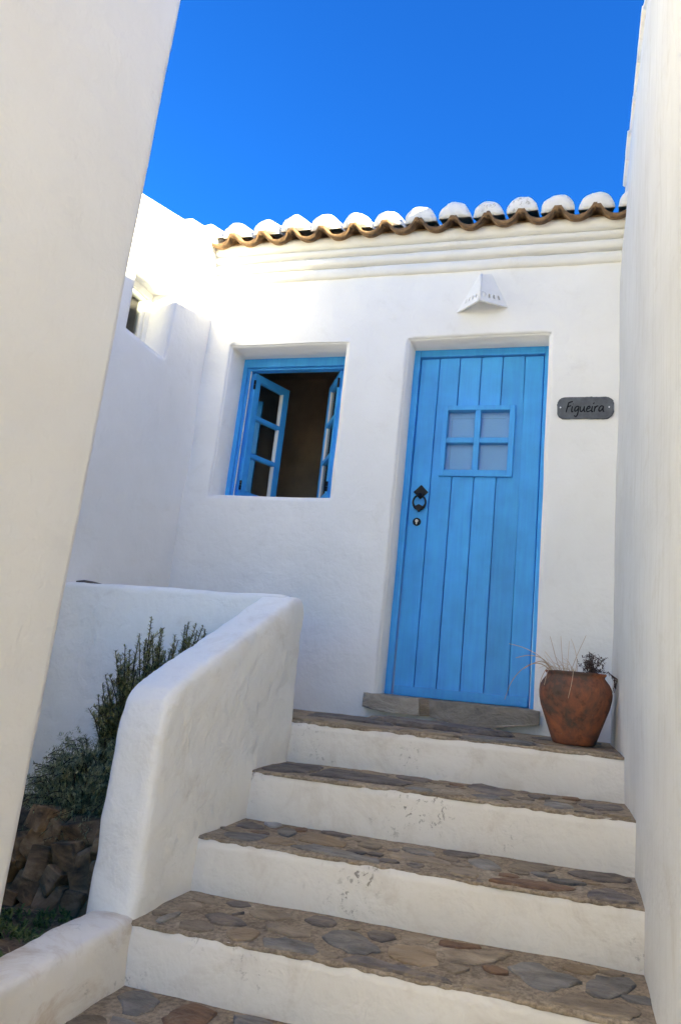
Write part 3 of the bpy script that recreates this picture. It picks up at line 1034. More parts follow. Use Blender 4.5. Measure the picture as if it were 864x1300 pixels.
STONES = [
(4,'s',[(-0.99,-1.66),(-0.99,-1.62),(-0.97,-1.56),(-0.96,-1.59),(-0.96,-1.63),(-0.97,-1.67)]),
(4,'d',[(-0.9,-1.56),(-0.89,-1.54),(-0.85,-1.52),(-0.78,-1.54),(-0.75,-1.56),(-0.77,-1.58),(-0.81,-1.6),(-0.85,-1.6)]),
(4,'d',[(-0.83,-1.51),(-0.81,-1.49),(-0.8,-1.49),(-0.82,-1.51)]),
(4,'b',[(-0.8,-1.47),(-0.79,-1.44),(-0.71,-1.42),(-0.66,-1.44),(-0.69,-1.49),(-0.75,-1.51)]),
(4,'b',[(-0.71,-1.54),(-0.68,-1.51),(-0.63,-1.53),(-0.57,-1.53),(-0.56,-1.56),(-0.6,-1.59),(-0.65,-1.58),(-0.69,-1.57)]),
(4,'s',[(-0.67,-1.64),(-0.62,-1.61),(-0.53,-1.61),(-0.5,-1.66),(-0.51,-1.68),(-0.54,-1.7),(-0.6,-1.7),(-0.64,-1.69)]),
(4,'d',[(-0.63,-1.45),(-0.61,-1.4),(-0.58,-1.39),(-0.53,-1.42),(-0.53,-1.46),(-0.57,-1.48)]),
(4,'s',[(-0.53,-1.55),(-0.52,-1.49),(-0.48,-1.46),(-0.44,-1.48),(-0.41,-1.5),(-0.35,-1.57),(-0.38,-1.61),(-0.43,-1.62),(-0.47,-1.6),(-0.5,-1.58)]),
(4,'t',[(-0.34,-1.53),(-0.32,-1.5),(-0.27,-1.48),(-0.21,-1.5),(-0.19,-1.59),(-0.23,-1.61),(-0.28,-1.61),(-0.32,-1.59)]),
(4,'d',[(-0.43,-1.67),(-0.41,-1.63),(-0.34,-1.63),(-0.24,-1.65),(-0.14,-1.66),(-0.13,-1.71),(-0.16,-1.73),(-0.24,-1.71),(-0.33,-1.71),(-0.41,-1.72)]),
(4,'b',[(-0.2,-1.49),(-0.15,-1.45),(-0.09,-1.43),(-0.05,-1.41),(-0.01,-1.41),(-0.05,-1.49),(-0.1,-1.54),(-0.16,-1.55)]),
(4,'b',[(-0.17,-1.59),(-0.13,-1.57),(-0.1,-1.57),(-0.13,-1.62),(-0.15,-1.62)]),
(4,'r',[(-0.08,-1.53),(-0.05,-1.52),(-0.01,-1.54),(-0.01,-1.56),(-0.04,-1.57),(-0.07,-1.56)]),
(4,'b',[(-0.1,-1.69),(-0.08,-1.64),(-0.04,-1.6),(-0.01,-1.62),(0.01,-1.67),(-0.03,-1.7),(-0.09,-1.72)]),
(4,'r',[(-0.22,-1.41),(-0.16,-1.4),(-0.08,-1.4),(-0.16,-1.44),(-0.21,-1.45)]),
(4,'s',[(-0.01,-1.5),(0.02,-1.45),(0.07,-1.44),(0.09,-1.47),(0.15,-1.49),(0.18,-1.52),(0.15,-1.56),(0.1,-1.62),(0.06,-1.61),(0.02,-1.55),(-0.0,-1.53)]),
(4,'s',[(0.19,-1.52),(0.22,-1.46),(0.27,-1.44),(0.31,-1.42),(0.32,-1.46),(0.29,-1.53),(0.25,-1.58),(0.21,-1.59),(0.19,-1.57)]),
(4,'b',[(0.1,-1.67),(0.14,-1.61),(0.18,-1.59),(0.23,-1.62),(0.28,-1.6),(0.31,-1.61),(0.32,-1.63),(0.29,-1.69),(0.22,-1.72),(0.16,-1.73),(0.11,-1.72)]),
(4,'t',[(0.12,-1.42),(0.16,-1.41),(0.23,-1.4),(0.22,-1.44),(0.17,-1.47),(0.13,-1.45)]),
(5,'s',[(-1.02,-1.75),(-1.0,-1.71),(-0.96,-1.7),(-0.9,-1.73),(-0.89,-1.78),(-0.91,-1.82),(-0.95,-1.82)]),
(5,'r',[(-0.85,-1.81),(-0.84,-1.72),(-0.82,-1.69),(-0.74,-1.72),(-0.73,-1.75),(-0.75,-1.81),(-0.79,-1.85)]),
(5,'s',[(-0.68,-1.74),(-0.69,-1.71),(-0.63,-1.7),(-0.57,-1.71),(-0.58,-1.78),(-0.66,-1.79)]),
(5,'s',[(-0.97,-1.85),(-0.92,-1.85),(-0.87,-1.86),(-0.86,-1.91),(-0.91,-1.93)]),
(3,'s',[(-1.0,-1.3),(-0.95,-1.26),(-0.86,-1.25),(-0.85,-1.3),(-0.89,-1.35),(-0.97,-1.34)]),
(3,'d',[(-1.03,-1.18),(-1.01,-1.1),(-0.94,-1.13),(-0.91,-1.17),(-0.95,-1.2)]),
(3,'p',[(-0.96,-1.08),(-0.92,-1.05),(-0.88,-1.08),(-0.9,-1.13)]),
(3,'s',[(-0.87,-1.16),(-0.86,-1.09),(-0.8,-1.13),(-0.79,-1.22),(-0.83,-1.21)]),
(3,'t',[(-0.76,-1.23),(-0.76,-1.14),(-0.7,-1.12),(-0.6,-1.18),(-0.59,-1.24),(-0.65,-1.26),(-0.71,-1.26)]),
(3,'d',[(-0.74,-1.09),(-0.68,-1.05),(-0.61,-1.07),(-0.64,-1.12)]),
(3,'s',[(-0.74,-1.33),(-0.69,-1.27),(-0.58,-1.29),(-0.44,-1.33),(-0.43,-1.37),(-0.55,-1.37),(-0.66,-1.35)]),
(3,'b',[(-0.57,-1.17),(-0.52,-1.08),(-0.49,-1.15),(-0.48,-1.2),(-0.54,-1.2)]),
(3,'s',[(-0.43,-1.14),(-0.34,-1.1),(-0.29,-1.16),(-0.35,-1.2)]),
(3,'b',[(-0.45,-1.26),(-0.38,-1.21),(-0.23,-1.21),(-0.24,-1.26),(-0.36,-1.28)]),
(3,'d',[(-0.29,-1.08),(-0.18,-1.06),(-0.16,-1.08),(-0.2,-1.13),(-0.27,-1.14)]),
(3,'s',[(-0.2,-1.16),(-0.12,-1.11),(-0.07,-1.2),(-0.07,-1.24),(-0.13,-1.24)]),
(3,'b',[(-0.24,-1.31),(-0.18,-1.26),(-0.13,-1.3),(-0.13,-1.37),(-0.21,-1.35)]),
(3,'b',[(-0.06,-1.17),(-0.04,-1.07),(0.08,-1.06),(0.09,-1.12),(0.02,-1.18)]),
(3,'d',[(0.13,-1.1),(0.23,-1.05),(0.33,-1.07),(0.32,-1.13),(0.23,-1.17),(0.15,-1.15)]),
(3,'d',[(0.19,-1.3),(0.25,-1.23),(0.32,-1.29),(0.33,-1.35),(0.26,-1.39),(0.19,-1.38)]),
(3,'r',[(-0.11,-1.35),(-0.03,-1.3),(0.09,-1.28),(0.17,-1.29),(0.09,-1.36),(-0.02,-1.39)]),
(3,'s',[(0.06,-1.24),(0.14,-1.2),(0.2,-1.23),(0.13,-1.26)]),
(2,'d',[(-1.05,-0.98),(-1.0,-0.77),(-0.86,-0.73),(-0.84,-0.94),(-0.96,-1.04)]),
(2,'d',[(-0.83,-1.01),(-0.84,-0.76),(-0.65,-0.77),(-0.45,-0.88),(-0.47,-0.97),(-0.6,-0.99),(-0.74,-0.98)]),
(2,'b',[(-0.72,-0.71),(-0.58,-0.74),(-0.59,-0.82),(-0.69,-0.79)]),
(2,'d',[(-0.57,-0.73),(-0.4,-0.72),(-0.43,-0.82),(-0.53,-0.81)]),
(2,'d',[(-0.27,-0.79),(-0.24,-0.7),(-0.16,-0.72),(-0.07,-0.82),(-0.1,-0.92),(-0.19,-0.89)]),
(2,'d',[(-0.04,-0.8),(0.02,-0.79),(0.06,-0.81),(0.0,-0.88)]),
(2,'s',[(0.02,-0.94),(0.11,-0.89),(0.15,-0.96),(0.09,-1.04)]),
(2,'d',[(0.15,-0.84),(0.3,-0.76),(0.32,-0.88),(0.23,-0.95),(0.18,-0.91)]),
(2,'b',[(0.23,-1.07),(0.3,-1.01),(0.33,-1.04),(0.3,-1.09),(0.24,-1.11)]),
(2,'b',[(-0.08,-1.0),(0.01,-0.97),(0.0,-1.02),(-0.07,-1.05)]),
(2,'d',[(0.14,-1.05),(0.21,-1.03),(0.2,-1.1),(0.16,-1.11)])]

for i, (t, c, p) in enumerate(STONES):
    paving(p, t - 1, c, i)
# smaller filler stones wherever the bed between the big ones is left open
rf = random.Random(77)
def seg_d(p, a, b):
    ab = b - a
    t = max(0.0, min(1.0, (p - a).dot(ab) / max(ab.length_squared, 1e-9)))
    return (p - a - ab * t).length
def inside(p, poly):
    r = False
    for i in range(len(poly)):
        a, b = poly[i], poly[i - 1]
        if (a.y > p.y) != (b.y > p.y) and p.x < (b.x - a.x) * (p.y - a.y) / (b.y - a.y) + a.x: r = not r
    return r
for stp, (ya, yb) in ((1, (-1.03, -.72)), (2, (-1.36, -1.06)), (3, (-1.675, -1.39)), (4, (-1.98, -1.71))):
    have = [[Vector(q) for q in p] for (t, c, p) in STONES if t - 1 == stp]
    for tr in range(260):
        c = Vector((rf.uniform(-1.03, .34 if stp < 4 else -.5), rf.uniform(ya, yb)))
        if any(inside(c, P_) for P_ in have): continue
        dist = min([seg_d(c, P_[i], P_[i - 1]) for P_ in have for i in range(len(P_))] + [c.y - ya + .02, yb - c.y + .01, .36 - c.x, c.x + 1.05])
        if dist < .027: continue
        r = min(dist - .006, .060)
        w = r * rf.uniform(1.1, 1.9)
        poly = []
        n_ = rf.randint(6, 8)
        for k in range(n_):
            a = 2 * math.pi * (k + rf.uniform(-.25, .25)) / n_
            poly.append((c.x + math.cos(a) * w * rf.uniform(.62, 1.0), c.y + math.sin(a) * r * rf.uniform(.78, 1.0)))
        have.append([Vector(q) for q in poly])
        paving(poly, stp, rf.choice('bbbtsdbtr'), 1000 + stp * 1000 + tr, rf.uniform(.002, .004))
# landing: long split slabs, two of them lying on the others in front of the threshold
LAND = [('b', [(-1.06, -.70), (-.80, -.715), (-.62, -.69), (-.60, -.52), (-.85, -.50), (-1.07, -.53)], .010, 0),
        ('d', [(-1.08, -.50), (-.84, -.47), (-.66, -.48), (-.70, -.28), (-.95, -.25), (-1.10, -.30)], .014, 0),
        ('b', [(-.60, -.705), (-.36, -.72), (-.30, -.60), (-.40, -.50), (-.58, -.53)], .012, 0),
        ('d', [(-.86, -.33), (-.55, -.42), (-.20, -.40), (-.12, -.26), (-.35, -.14), (-.75, -.15)], .026, 0),
        ('s', [(-.33, -.72), (-.05, -.71), (.0, -.60), (-.12, -.52), (-.30, -.53)], .010, 0),
        ('b', [(-.02, -.70), (.20, -.72), (.30, -.70), (.28, -.60), (.05, -.58)], .008, 0),
        ('t', [(.0, -.55), (.22, -.56), (.27, -.40), (.10, -.30), (-.06, -.40)], .002, 0),
        ('d', [(-.08, -.28), (.20, -.28), (.26, -.10), (.0, -.06)], .003, 0),
        ('b', [(-1.9, -.5), (-1.6, -.6), (-1.3, -.55), (-1.25, -.2), (-1.6, -.15), (-1.9, -.2)], .008, 0)]
for i, (c, p, h, z) in enumerate(LAND):
    paving(p, 0, c, 200 + i, h, z)
# the parts of the lower treads the photograph leaves out, so that the paving goes on
rs = random.Random(21)
for stp, (xa, xb, ya, yb) in ((4, (-.50, .36, -2.05, -1.74)), (4, (-.98, -.55, -2.07, -1.95)), (5, (-1.0, .36, -2.42, -2.14)), (6, (-1.0, .36, -2.78, -2.50))):
    x = xa
    while x < xb - 0.08:
        w = rs.uniform(.14, .26)
        y = ya
        while y < yb - 0.05:
            h = rs.uniform(.09, .15)
            cx, cy = x + w / 2, y + h / 2
            poly = []
            for k in range(8):
                a = 2 * math.pi * k / 8 + rs.uniform(-.25, .25)
                poly.append((cx + math.cos(a) * w * .47 * rs.uniform(.8, 1.0), cy + math.sin(a) * h * .45 * rs.uniform(.8, 1.0)))
            paving(poly, stp, rs.choice('sdbbtrs'), rs.randint(300, 9999))
            y += h + .02
        x += w + .015

# passage floor at the foot of the stairs
bm = bmesh.new()
bmesh.ops.create_grid(bm, x_segments=30, y_segments=60, size=1)
for v in bm.verts:
    v.co = Vector((-0.4 + v.co.x * 0.95, -4.7 + v.co.y * 1.95, -1.185))
    v.co.z += 0.006 * n3(v.co, 3)
structure(from_bm('passage_pavement', bm, M_mortar, None, True))

# ================================================================== GARDEN PARAPETS
par = thing('stair_parapet', 'thick rounded white parapet sloping down beside the stairs', 'parapet wall', (-1.12, -1.2, -1.2))
prof = [(-1.700, -1.25), (-1.693, 0.02), (-1.680, 0.085), (-1.640, 0.135), (-1.58, 0.165), (-0.88, 0.482), (-0.83, 0.510), (-0.76, 0.522), (-0.715, 0.510), (-0.695, 0.47), (-0.692, -1.25)]
def extrude_x(prof, x0, x1, taper=None):
    bm = bmesh.new()
    a = [bm.verts.new((x0, y, z)) for y, z in prof]
    b = [bm.verts.new((x1, y, z)) for y, z in prof]
    bm.faces.new(a); bm.faces.new(b[::-1])
    for i in range(len(prof)):
        j = (i + 1) % len(prof)
        bm.faces.new((a[i], b[i], b[j], a[j]))
    return bm
bm = extrude_x(prof, -1.212, -1.048)
pw = from_bm('wall', bm, M_parapet, par); shift(pw, par.location)
plaster_mods(pw, 0.0125, 16, 0.022, 0.28, 0.008, 0.08)
gp = thing('garden_wall', 'white back wall of the garden bed with rounded top, below the window', 'parapet wall', (-1.7, -0.76, -1.2))
bm = bmesh.new()
bbox(bm, -2.30, -1.10, -0.835, -0.700, -1.25, 0.524)
gw = from_bm('wall', bm, M_parapet, gp); shift(gw, gp.location)
bm = bmesh.new()
bbox(bm, -2.36, -2.215, -2.5, -1.19, -1.25, 0.30)
gw2 = from_bm('side_wall', bm, M_parapet, gp); shift(gw2, gp.location)
plaster_mods(gw2, 0.02, 6, 0.020, 0.30, 0.008, 0.09)
plaster_mods(gw, 0.0125, 14, 0.020, 0.30, 0.008, 0.09)
lw = thing('low_wall', 'low rounded white kerb wall running down beside the lowest paved tread', 'parapet wall', (-1.1, -2.3, -1.2))
bm = bmesh.new()
bbox(bm, -1.195, -1.045, -3.4, -1.66, -1.25, -0.492)
for v in bm.verts:
    if v.co.z > -1:
        v.co.z += 0.04 * (v.co.y + 1.69)
lww = from_bm('wall', bm, M_lowwall, lw); shift(lww, lw.location)
plaster_mods(lww, 0.0125, 26, 0.022, 0.25, 0.009, 0.07)
# a roof-tile sliver lying on the back wall beside the wing
v, f = tube([(-2.21, -0.775, 0.530), (-2.17, -0.772, 0.534), (-2.12, -0.765, 0.530), (-2.08, -0.76, 0.526)], [.004, .006, .006, .003], 7)
tag(mk('slate_sliver', v, f, M_stone['d']), 'thin dark stone sliver lying on the back garden wall', 'stone')

# ================================================================== GARDEN BED
def bed_z(x, y):
    t = smooth01(-1.26, -1.16, y + 0.05 * n3((x, 0, 0), 3, 2))
    z = -0.655 + 0.11 * smooth01(-1.45, -1.95, y) + 0.235 * t
    return z + 0.025 * n3((x, y, 0), 4, 1) + 0.010 * n3((x, y, 0), 16, 5)
nx, ny = 56, 60
verts, faces = [], []
for i in range(nx + 1):
    for j in range(ny + 1):
        x = -2.30 + 1.18 * i / nx
        y = -2.15 + 1.43 * j / ny
        verts.append((x, y, bed_z(x, y)))
for i in range(nx):
    for j in range(ny):
        a = i * (ny + 1) + j
        faces.append((a, a + ny + 1, a + ny + 2, a + 1))
structure(mk('garden_soil', verts, faces, M_soil, None, True))

# dry-stone rockery holding the back of the bed
rock = thing('rockery', 'rough brown dry-stone edging holding up the shrubs in the bed', 'stone wall', (-1.62, -1.25, -0.7))
RK = [(-1.561, -.416, .160, .095, -.1), (-1.656, -.440, .085, .110, .2), (-1.585, -.487, .135, .115, -.15), (-1.690, -.531, .090, .125, .1), (-1.745, -.475, .085, .115, .5),
      (-1.505, -.545, .095, .190, -.3), (-1.592, -.573, .090, .095, .5), (-1.700, -.605, .135, .105, .3), (-1.585, -.640, .135, .125, .1), (-1.738, -.395, .120, .100, 0),
      (-1.785, -.500, .055, .135, .0), (-1.825, -.565, .085, .100, .2), (-1.500, -.645, .085, .120, .1), (-1.43, -.43, .13, .10, .1), (-1.41, -.54, .11, .12, -.2), (-1.40, -.64, .12, .12, .3),
      (-1.32, -.46, .12, .11, -.1), (-1.30, -.58, .12, .14, .2), (-1.78, -.645, .10, .08, .2), (-1.88, -.63, .09, .09, -.2), (-1.66, -.69, .12, .09, 0)]
rr_ = random.Random(31)
for (x, z, w, h, tilt) in RK:
    bm = bmesh.new()
    for sx in (-1, 1):
        for sy in (-1, 1):
            for sz in (-1, 1):
                for q in range(2):
                    bm.verts.new((sx * w * .5 * rr_.uniform(.60, 1.0), sy * .055 * rr_.uniform(.5, 1.15), sz * h * .5 * rr_.uniform(.60, 1.0)))
    bmesh.ops.convex_hull(bm, input=bm.verts[:])
    bmesh.ops.delete(bm, geom=[v for v in bm.verts if not v.link_faces], context='VERTS')
    bmesh.ops.dissolve_limit(bm, angle_limit=math.radians(12), verts=bm.verts[:], edges=bm.edges[:])
    bmesh.ops.bevel(bm, geom=bm.edges[:], offset=0.003, segments=1, affect='EDGES')
    o = from_bm('stone', bm, M_rock, rock)
    dep = -1.25 - 0.30 * (-.40 - z) + rr_.uniform(-.012, .012)
    o.location = Vector((x, dep, z)) - Vector(rock.location)
    o.rotation_euler = (rr_.uniform(-.25, .1), tilt, rr_.uniform(-.35, .35))

# ---------------------------------------------------------------- plants
def needle_leaf(mb, p, d, L, w, up_=Vector((0, 0, 1)), curl=0.0):
    d = d.normalized()
    s = d.cross(up_)
    if s.length < 1e-3: s = Vector((1, 0, 0))
    s = s.normalized() * w * .5
    m = p + d * L * .5 + up_ * curl * L * .2
    e = p + d * L - up_ * curl * L * .15
    mb.add(([p - s * .6, p + s * .6, m + s, m - s, e], [(0, 1, 2, 3), (3, 2, 4)]))

def stem_curve(a, b, bend, n=10, rnd=random):
    a, b = Vector(a), Vector(b)
    side = Vector((rnd.uniform(-1, 1), rnd.uniform(-1, 1), 0)) * bend
    pts = []
    for i in range(n + 1):
        t = i / n
        pts.append(a.lerp(b, t) + side * math.sin(math.pi * t) + Vector((0, 0, 0.15 * (b - a).length * (t - t * t) )))
    return pts

def clothe(mb, pts, t0, step, L, w, spread, rnd, droop=0.0):
    """leaves all round a stem, from parameter t0 to the tip"""
    n = len(pts) - 1
    length = sum((pts[i + 1] - pts[i]).length for i in range(n))
    m = int(length * (1 - t0) / step)
    for k in range(m):
        t = t0 + (1 - t0) * (k + rnd.random()) / m
        f = t * n
        i = min(int(f), n - 1)
        p = pts[i].lerp(pts[i + 1], f - i)
        ax = (pts[i + 1] - pts[i]).normalized()
        a = ax.orthogonal().normalized()
        b = ax.cross(a)
        q = rnd.uniform(0, 2 * math.pi)
        o = a * math.cos(q) + b * math.sin(q)
        d = ax * (1 - spread * rnd.uniform(.6, 1.2)) + o * spread + Vector((0, 0, -droop))
        tip = 1 - 0.45 * smooth01(.8, 1.0, t)
        needle_leaf(mb, p + o * .002, d, L * rnd.uniform(.7, 1.15) * tip, w * rnd.uniform(.8, 1.2))

# rosemary behind the parapet
ro = thing('rosemary_bush', 'upright spiky rosemary bush growing behind the sloping parapet', 'shrub', (-1.47, -1.12, -0.43))
rnd = random.Random(5)
tips = [(-1.548, -1.10, .368), (-1.52, -1.12, .30), (-1.585, -1.10, .27), (-1.61, -1.12, .235), (-1.64, -1.14, .17), (-1.668, -1.14, .08), (-1.66, -1.10, .02), (-1.61, -1.16, .06),
        (-1.50, -1.08, .33), (-1.475, -1.12, .27), (-1.44, -1.08, .31), (-1.415, -1.06, .35), (-1.39, -1.08, .365), (-1.37, -1.05, .36), (-1.345, -1.04, .355), (-1.32, -1.06, .34), (-1.46, -1.02, .29),
        (-1.56, -1.05, .20), (-1.53, -1.17, .16), (-1.48, -1.16, .18), (-1.60, -1.05, .12), (-1.57, -1.18, .0), (-1.43, -1.14, .22), (-1.38, -1.12, .24), (-1.33, -1.11, .22), (-1.54, -1.14, -.05),
        (-1.68, -1.15, .13), (-1.70, -1.13, .09), (-1.69, -1.12, .04), (-1.65, -1.12, .21), (-1.67, -1.10, -.02), (-1.62, -1.14, .25), (-1.59, -1.10, .30), (-1.62, -1.16, -.06), (-1.50, -1.2, .02), (-1.44, -1.18, .06), (-1.63, -1.08, -.02)]
tips = tips + [(x + rnd.uniform(-.035, .035), y + rnd.uniform(-.03, .03), z - rnd.uniform(.01, .10)) for x, y, z in tips]
st_, lf = MB(), MB()
for tp in tips:
    base_ = (-1.47 + rnd.uniform(-.05, .05) + (tp[0] + 1.47) * .25, -1.12 + rnd.uniform(-.03, .03), -0.44)
    pts = stem_curve(base_, tp, .025, 12, rnd)
    st_.add(tube(pts, [.006 - .0045 * i / 12 for i in range(13)], 5))
    clothe(lf, pts, .26, .0020, .028, .0044, .72, rnd)
    for q in range(rnd.randint(4, 7)):                       # short side shoots
        t = rnd.uniform(.35, .92)
        i = int(t * 12)
        p = pts[i]
        d = Vector((rnd.uniform(-1, 1), rnd.uniform(-.8, .8), rnd.uniform(.6, 1.6))).normalized() * rnd.uniform(.04, .10)
        sp = stem_curve(p, p + d, .006, 5, rnd)
        st_.add(tube(sp, .0012, 4))
        clothe(lf, sp, .05, .0020, .024, .0042, .72, rnd)
ob = st_.build('stems', M_wood, ro); shift(ob, ro.location)
ob = lf.build('foliage', M_rosemary, ro); shift(ob, ro.location)

# grey-green shrub spilling over the rockery
wo_ = thing('wormwood_shrub', 'bushy grey-green shrub spilling over the brown stones', 'shrub', (-1.68, -1.17, -0.43))
st_, lf = MB(), MB()
rnd = random.Random(9)
for q in range(150):
    a = rnd.uniform(0, 2 * math.pi)
    r = math.sqrt(rnd.random())
    hx_ = -1.69 + math.cos(a) * r * .20
    hy_ = -1.16 + math.sin(a) * r * .10
    hz_ = -.40 + (1 - r ** 2) * .20 + rnd.uniform(.0, .09) + .05 * smooth01(-1.75, -1.5, hx_)
    b0 = Vector((-1.68 + math.cos(a) * r * .09, -1.15 + math.sin(a) * r * .05, -.44))
    tipv = Vector((hx_, hy_, hz_))
    pts = stem_curve(b0, tipv, .02, 6, rnd)
    over = Vector((math.cos(a) * .05 + rnd.uniform(-.03, .03), math.sin(a) * .04 - .02, rnd.uniform(-.03, .03)))
    pts += [tipv + over * .5 + Vector((0, 0, .008)), tipv + over]
    st_.add(tube(pts, .0016, 4))
    clothe(lf, pts, .25, .0024, .022, .0032, .75, rnd, .1)
    for k in range(6):
        p = pts[rnd.randint(2, 7)]
        d = Vector((rnd.uniform(-1, 1), rnd.uniform(-1, .4), rnd.uniform(-.2, 1.0))).normalized() * rnd.uniform(.03, .07)
        sp = stem_curve(p, p + d, .006, 4, rnd)
        clothe(lf, sp, .0, .0026, .018, .0030, .75, rnd, .1)
for q in range(16):                                          # trailing shoots over the stones
    p0 = Vector((-1.76 + rnd.uniform(0, .24), -1.24, -.37 + rnd.uniform(-.02, .05)))
    pts = [p0 + Vector((rnd.uniform(-.02, .02) * k, -.012 * k - .02 * (k > 1), .012 * k - .0085 * k * k)) for k in range(5)]
    st_.add(tube(pts, .0012, 4))
    clothe(lf, pts, .0, .0034, .018, .0024, .75, rnd, .15)
for q in range(5):                                           # the long arching spray at the wing side
    p0 = Vector((-1.80 + .02 * q, -1.14, -.25))
    pts = [p0 + Vector((-.012 * k + .004 * k * k * (q % 2), 0, .034 * k - .0045 * k * k)) for k in range(6)]
    st_.add(tube(pts, .0014, 4))
    clothe(lf, pts, .2, .0036, .022, .0026, .8, rnd, .12)
ob = st_.build('stems', M_wood, wo_); shift(ob, wo_.location)
ob = lf.build('foliage', M_worm, wo_); shift(ob, wo_.location)

# weeds and dry litter on the soil
mb, ml = MB(), MB()
rnd = random.Random(17)
for q in range(520):
    x, y = rnd.uniform(-2.1, -1.22), rnd.uniform(-1.98, -1.36)
    if n3((x, y, 0), 5, 7) < -0.12 + 0.3 * smooth01(-1.6, -1.35, y): continue
    z = bed_z(x, y)
    for k in range(rnd.randint(5, 11)):
        a = rnd.uniform(0, 6.283)
        d = Vector((math.cos(a), math.sin(a), rnd.uniform(.3, 1.6)))
        needle_leaf(mb, Vector((x + rnd.uniform(-.012, .012), y + rnd.uniform(-.012, .012), z - .002 + rnd.uniform(0, .012))), d, rnd.uniform(.012, .034), rnd.uniform(.004, .009), curl=.6)
g = mb.build('weeds', M_weed)
g['kind'] = 'stuff'
tag(g, 'small green weeds scattered over the soil at the foot of the cream wall', 'weeds')
for q in range(900):
    x, y = rnd.uniform(-2.15, -1.22), rnd.uniform(-1.98, -1.25)
    z = bed_z(x, y) + .004
    a = rnd.uniform(0, 6.283)
    needle_leaf(ml, Vector((x, y, z)), Vector((math.cos(a), math.sin(a), rnd.uniform(-.1, .35))), rnd.uniform(.012, .045), rnd.uniform(.0016, .005))
g = ml.build('dry_litter', M_litter)
g['kind'] = 'stuff'
tag(g, 'dry brown twigs and leaf litter on the garden soil', 'leaf litter')

# ================================================================== WALL LAMP
lamp = thing('wall_lamp', 'white ceramic tent-shaped wall lamp with slots above the blue door', 'lamp', (-0.466, 0.0, 2.43))
def lamp_side(top_o, top_r, bot_o, bot_r, name):
    A, B, Cc, D = map(Vector, (bot_r, bot_o, top_o, top_r))     # ridge bottom, wall bottom, wall top, ridge top
    nrm = (B - A).cross(D - A).normalized()
    if nrm.y > 0: nrm = -nrm
    us = [0.0, 0.15, 0.225, 0.34, 0.415, 0.53, 0.605, 0.72, 0.795, 1.0]
    vs_ = [0.0, 0.04, 0.17, 0.31, 0.45, 0.72, 1.0]
    def mp(u, v, w):
        uu = u + (0.03 if (0.1 < v < 0.4 and 0 < u < 1) else 0) * (v - .17) / .14
        p = (A.lerp(B, uu)).lerp(D.lerp(Cc, uu), v)
        q = p - nrm * w
        if q.y > -0.002: q.y = -0.002
        return q
    bm = cells_solid(us, vs_, lambda i, j: i in (1, 3, 5, 7) and j == 2, 0.0, 0.011, mp)
    o = from_bm(name, bm, M_ceramic, lamp); shift(o, lamp.location)
    b = o.modifiers.new('bevel', 'BEVEL'); b.width = .0025; b.segments = 2; b.limit_method = 'ANGLE'
    return o
RB, RT = (-0.4655, -0.132, 2.309), (-0.480, -0.034, 2.530)
lamp_side((-0.502, -.002, 2.545), RT, (-0.618, -.002, 2.309), RB, 'shade_panel')
lamp_side((-0.424, -.002, 2.547), RT, (-0.318, -.002, 2.328), RB, 'shade_panel')
mbx = MB()
mbx.add(([(-0.502, -.002, 2.545), (-0.424, -.002, 2.547), (-0.480, -.033, 2.531), (-0.502, -.002, 2.537), (-0.424, -.002, 2.539), (-0.480, -.033, 2.523)], [(0, 1, 2), (5, 4, 3), (0, 2, 5, 3), (2, 1, 4, 5), (1, 0, 3, 4)]))
o = mbx.build('shade_cap', M_ceramic, lamp); shift(o, lamp.location)
# a weak bridging bead along the ridge
v, f = tube([RB, RT], .0065, 8)
o = mk('shade_ridge', v, f, M_ceramic, lamp, True); shift(o, lamp.location)
v, f = tube([(-0.462, -.002, 2.395), (-0.462, -.05, 2.385)], [.022, .020], 14)
o = mk('lamp_socket', v, f, M_socket, lamp); shift(o, lamp.location)
bm = bmesh.new()
bmesh.ops.create_uvsphere(bm, u_segments=18, v_segments=12, radius=.028)
for v in bm.verts: v.co += Vector((-0.462, -.072, 2.365))
o = from_bm('bulb', bm, m_simple('opal_bulb', (.78, .77, .74), .25), lamp, True); shift(o, lamp.location)

# ================================================================== NAME SIGN
sign = thing('name_sign', 'dark slate name plate reading Figueira beside the blue door', 'sign', (0.127, 0.0, 1.70))
SX0, SX1, SZ0, SZ1 = -0.020, 0.274, 1.641, 1.764
ch = 0.030
base_out = [(SX0 + ch, SZ0), (SX1 - ch, SZ0), (SX1 - .008, SZ0 + .018), (SX1, SZ0 + ch + .01), (SX1, SZ1 - ch - .004), (SX1 - .010, SZ1 - .012), (SX1 - ch, SZ1), (SX0 + ch, SZ1), (SX0 + .008, SZ1 - .012), (SX0, SZ1 - ch), (SX0, SZ0 + ch), (SX0 + .009, SZ0 + .012)]
bm = bmesh.new()
pts = []
for i in range(len(base_out)):
    a, b = Vector(base_out[i]), Vector(base_out[(i + 1) % len(base_out)])
    m = max(1, int((b - a).length / .012))
    for k in range(m):
        p = a.lerp(b, k / m)
        pts.append((p.x + .0022 * n3((p.x, p.y, 1), 60), p.y + .0028 * n3((p.x, p.y, 4), 55)))
f_ = [bm.verts.new((x, -.014, z)) for x, z in pts]
b_ = [bm.verts.new((x, .004, z - .001)) for x, z in pts]
ff = bm.faces.new(f_); bm.faces.new(b_[::-1])
for i in range(len(pts)):
    j = (i + 1) % len(pts)
    bm.faces.new((f_[i], b_[i], b_[j], f_[j]))
bmesh.ops.bevel(bm, geom=ff.edges[:], offset=.0035, segments=2, affect='EDGES')
o = from_bm('plate', bm, M_slatesign, sign); shift(o, sign.location)
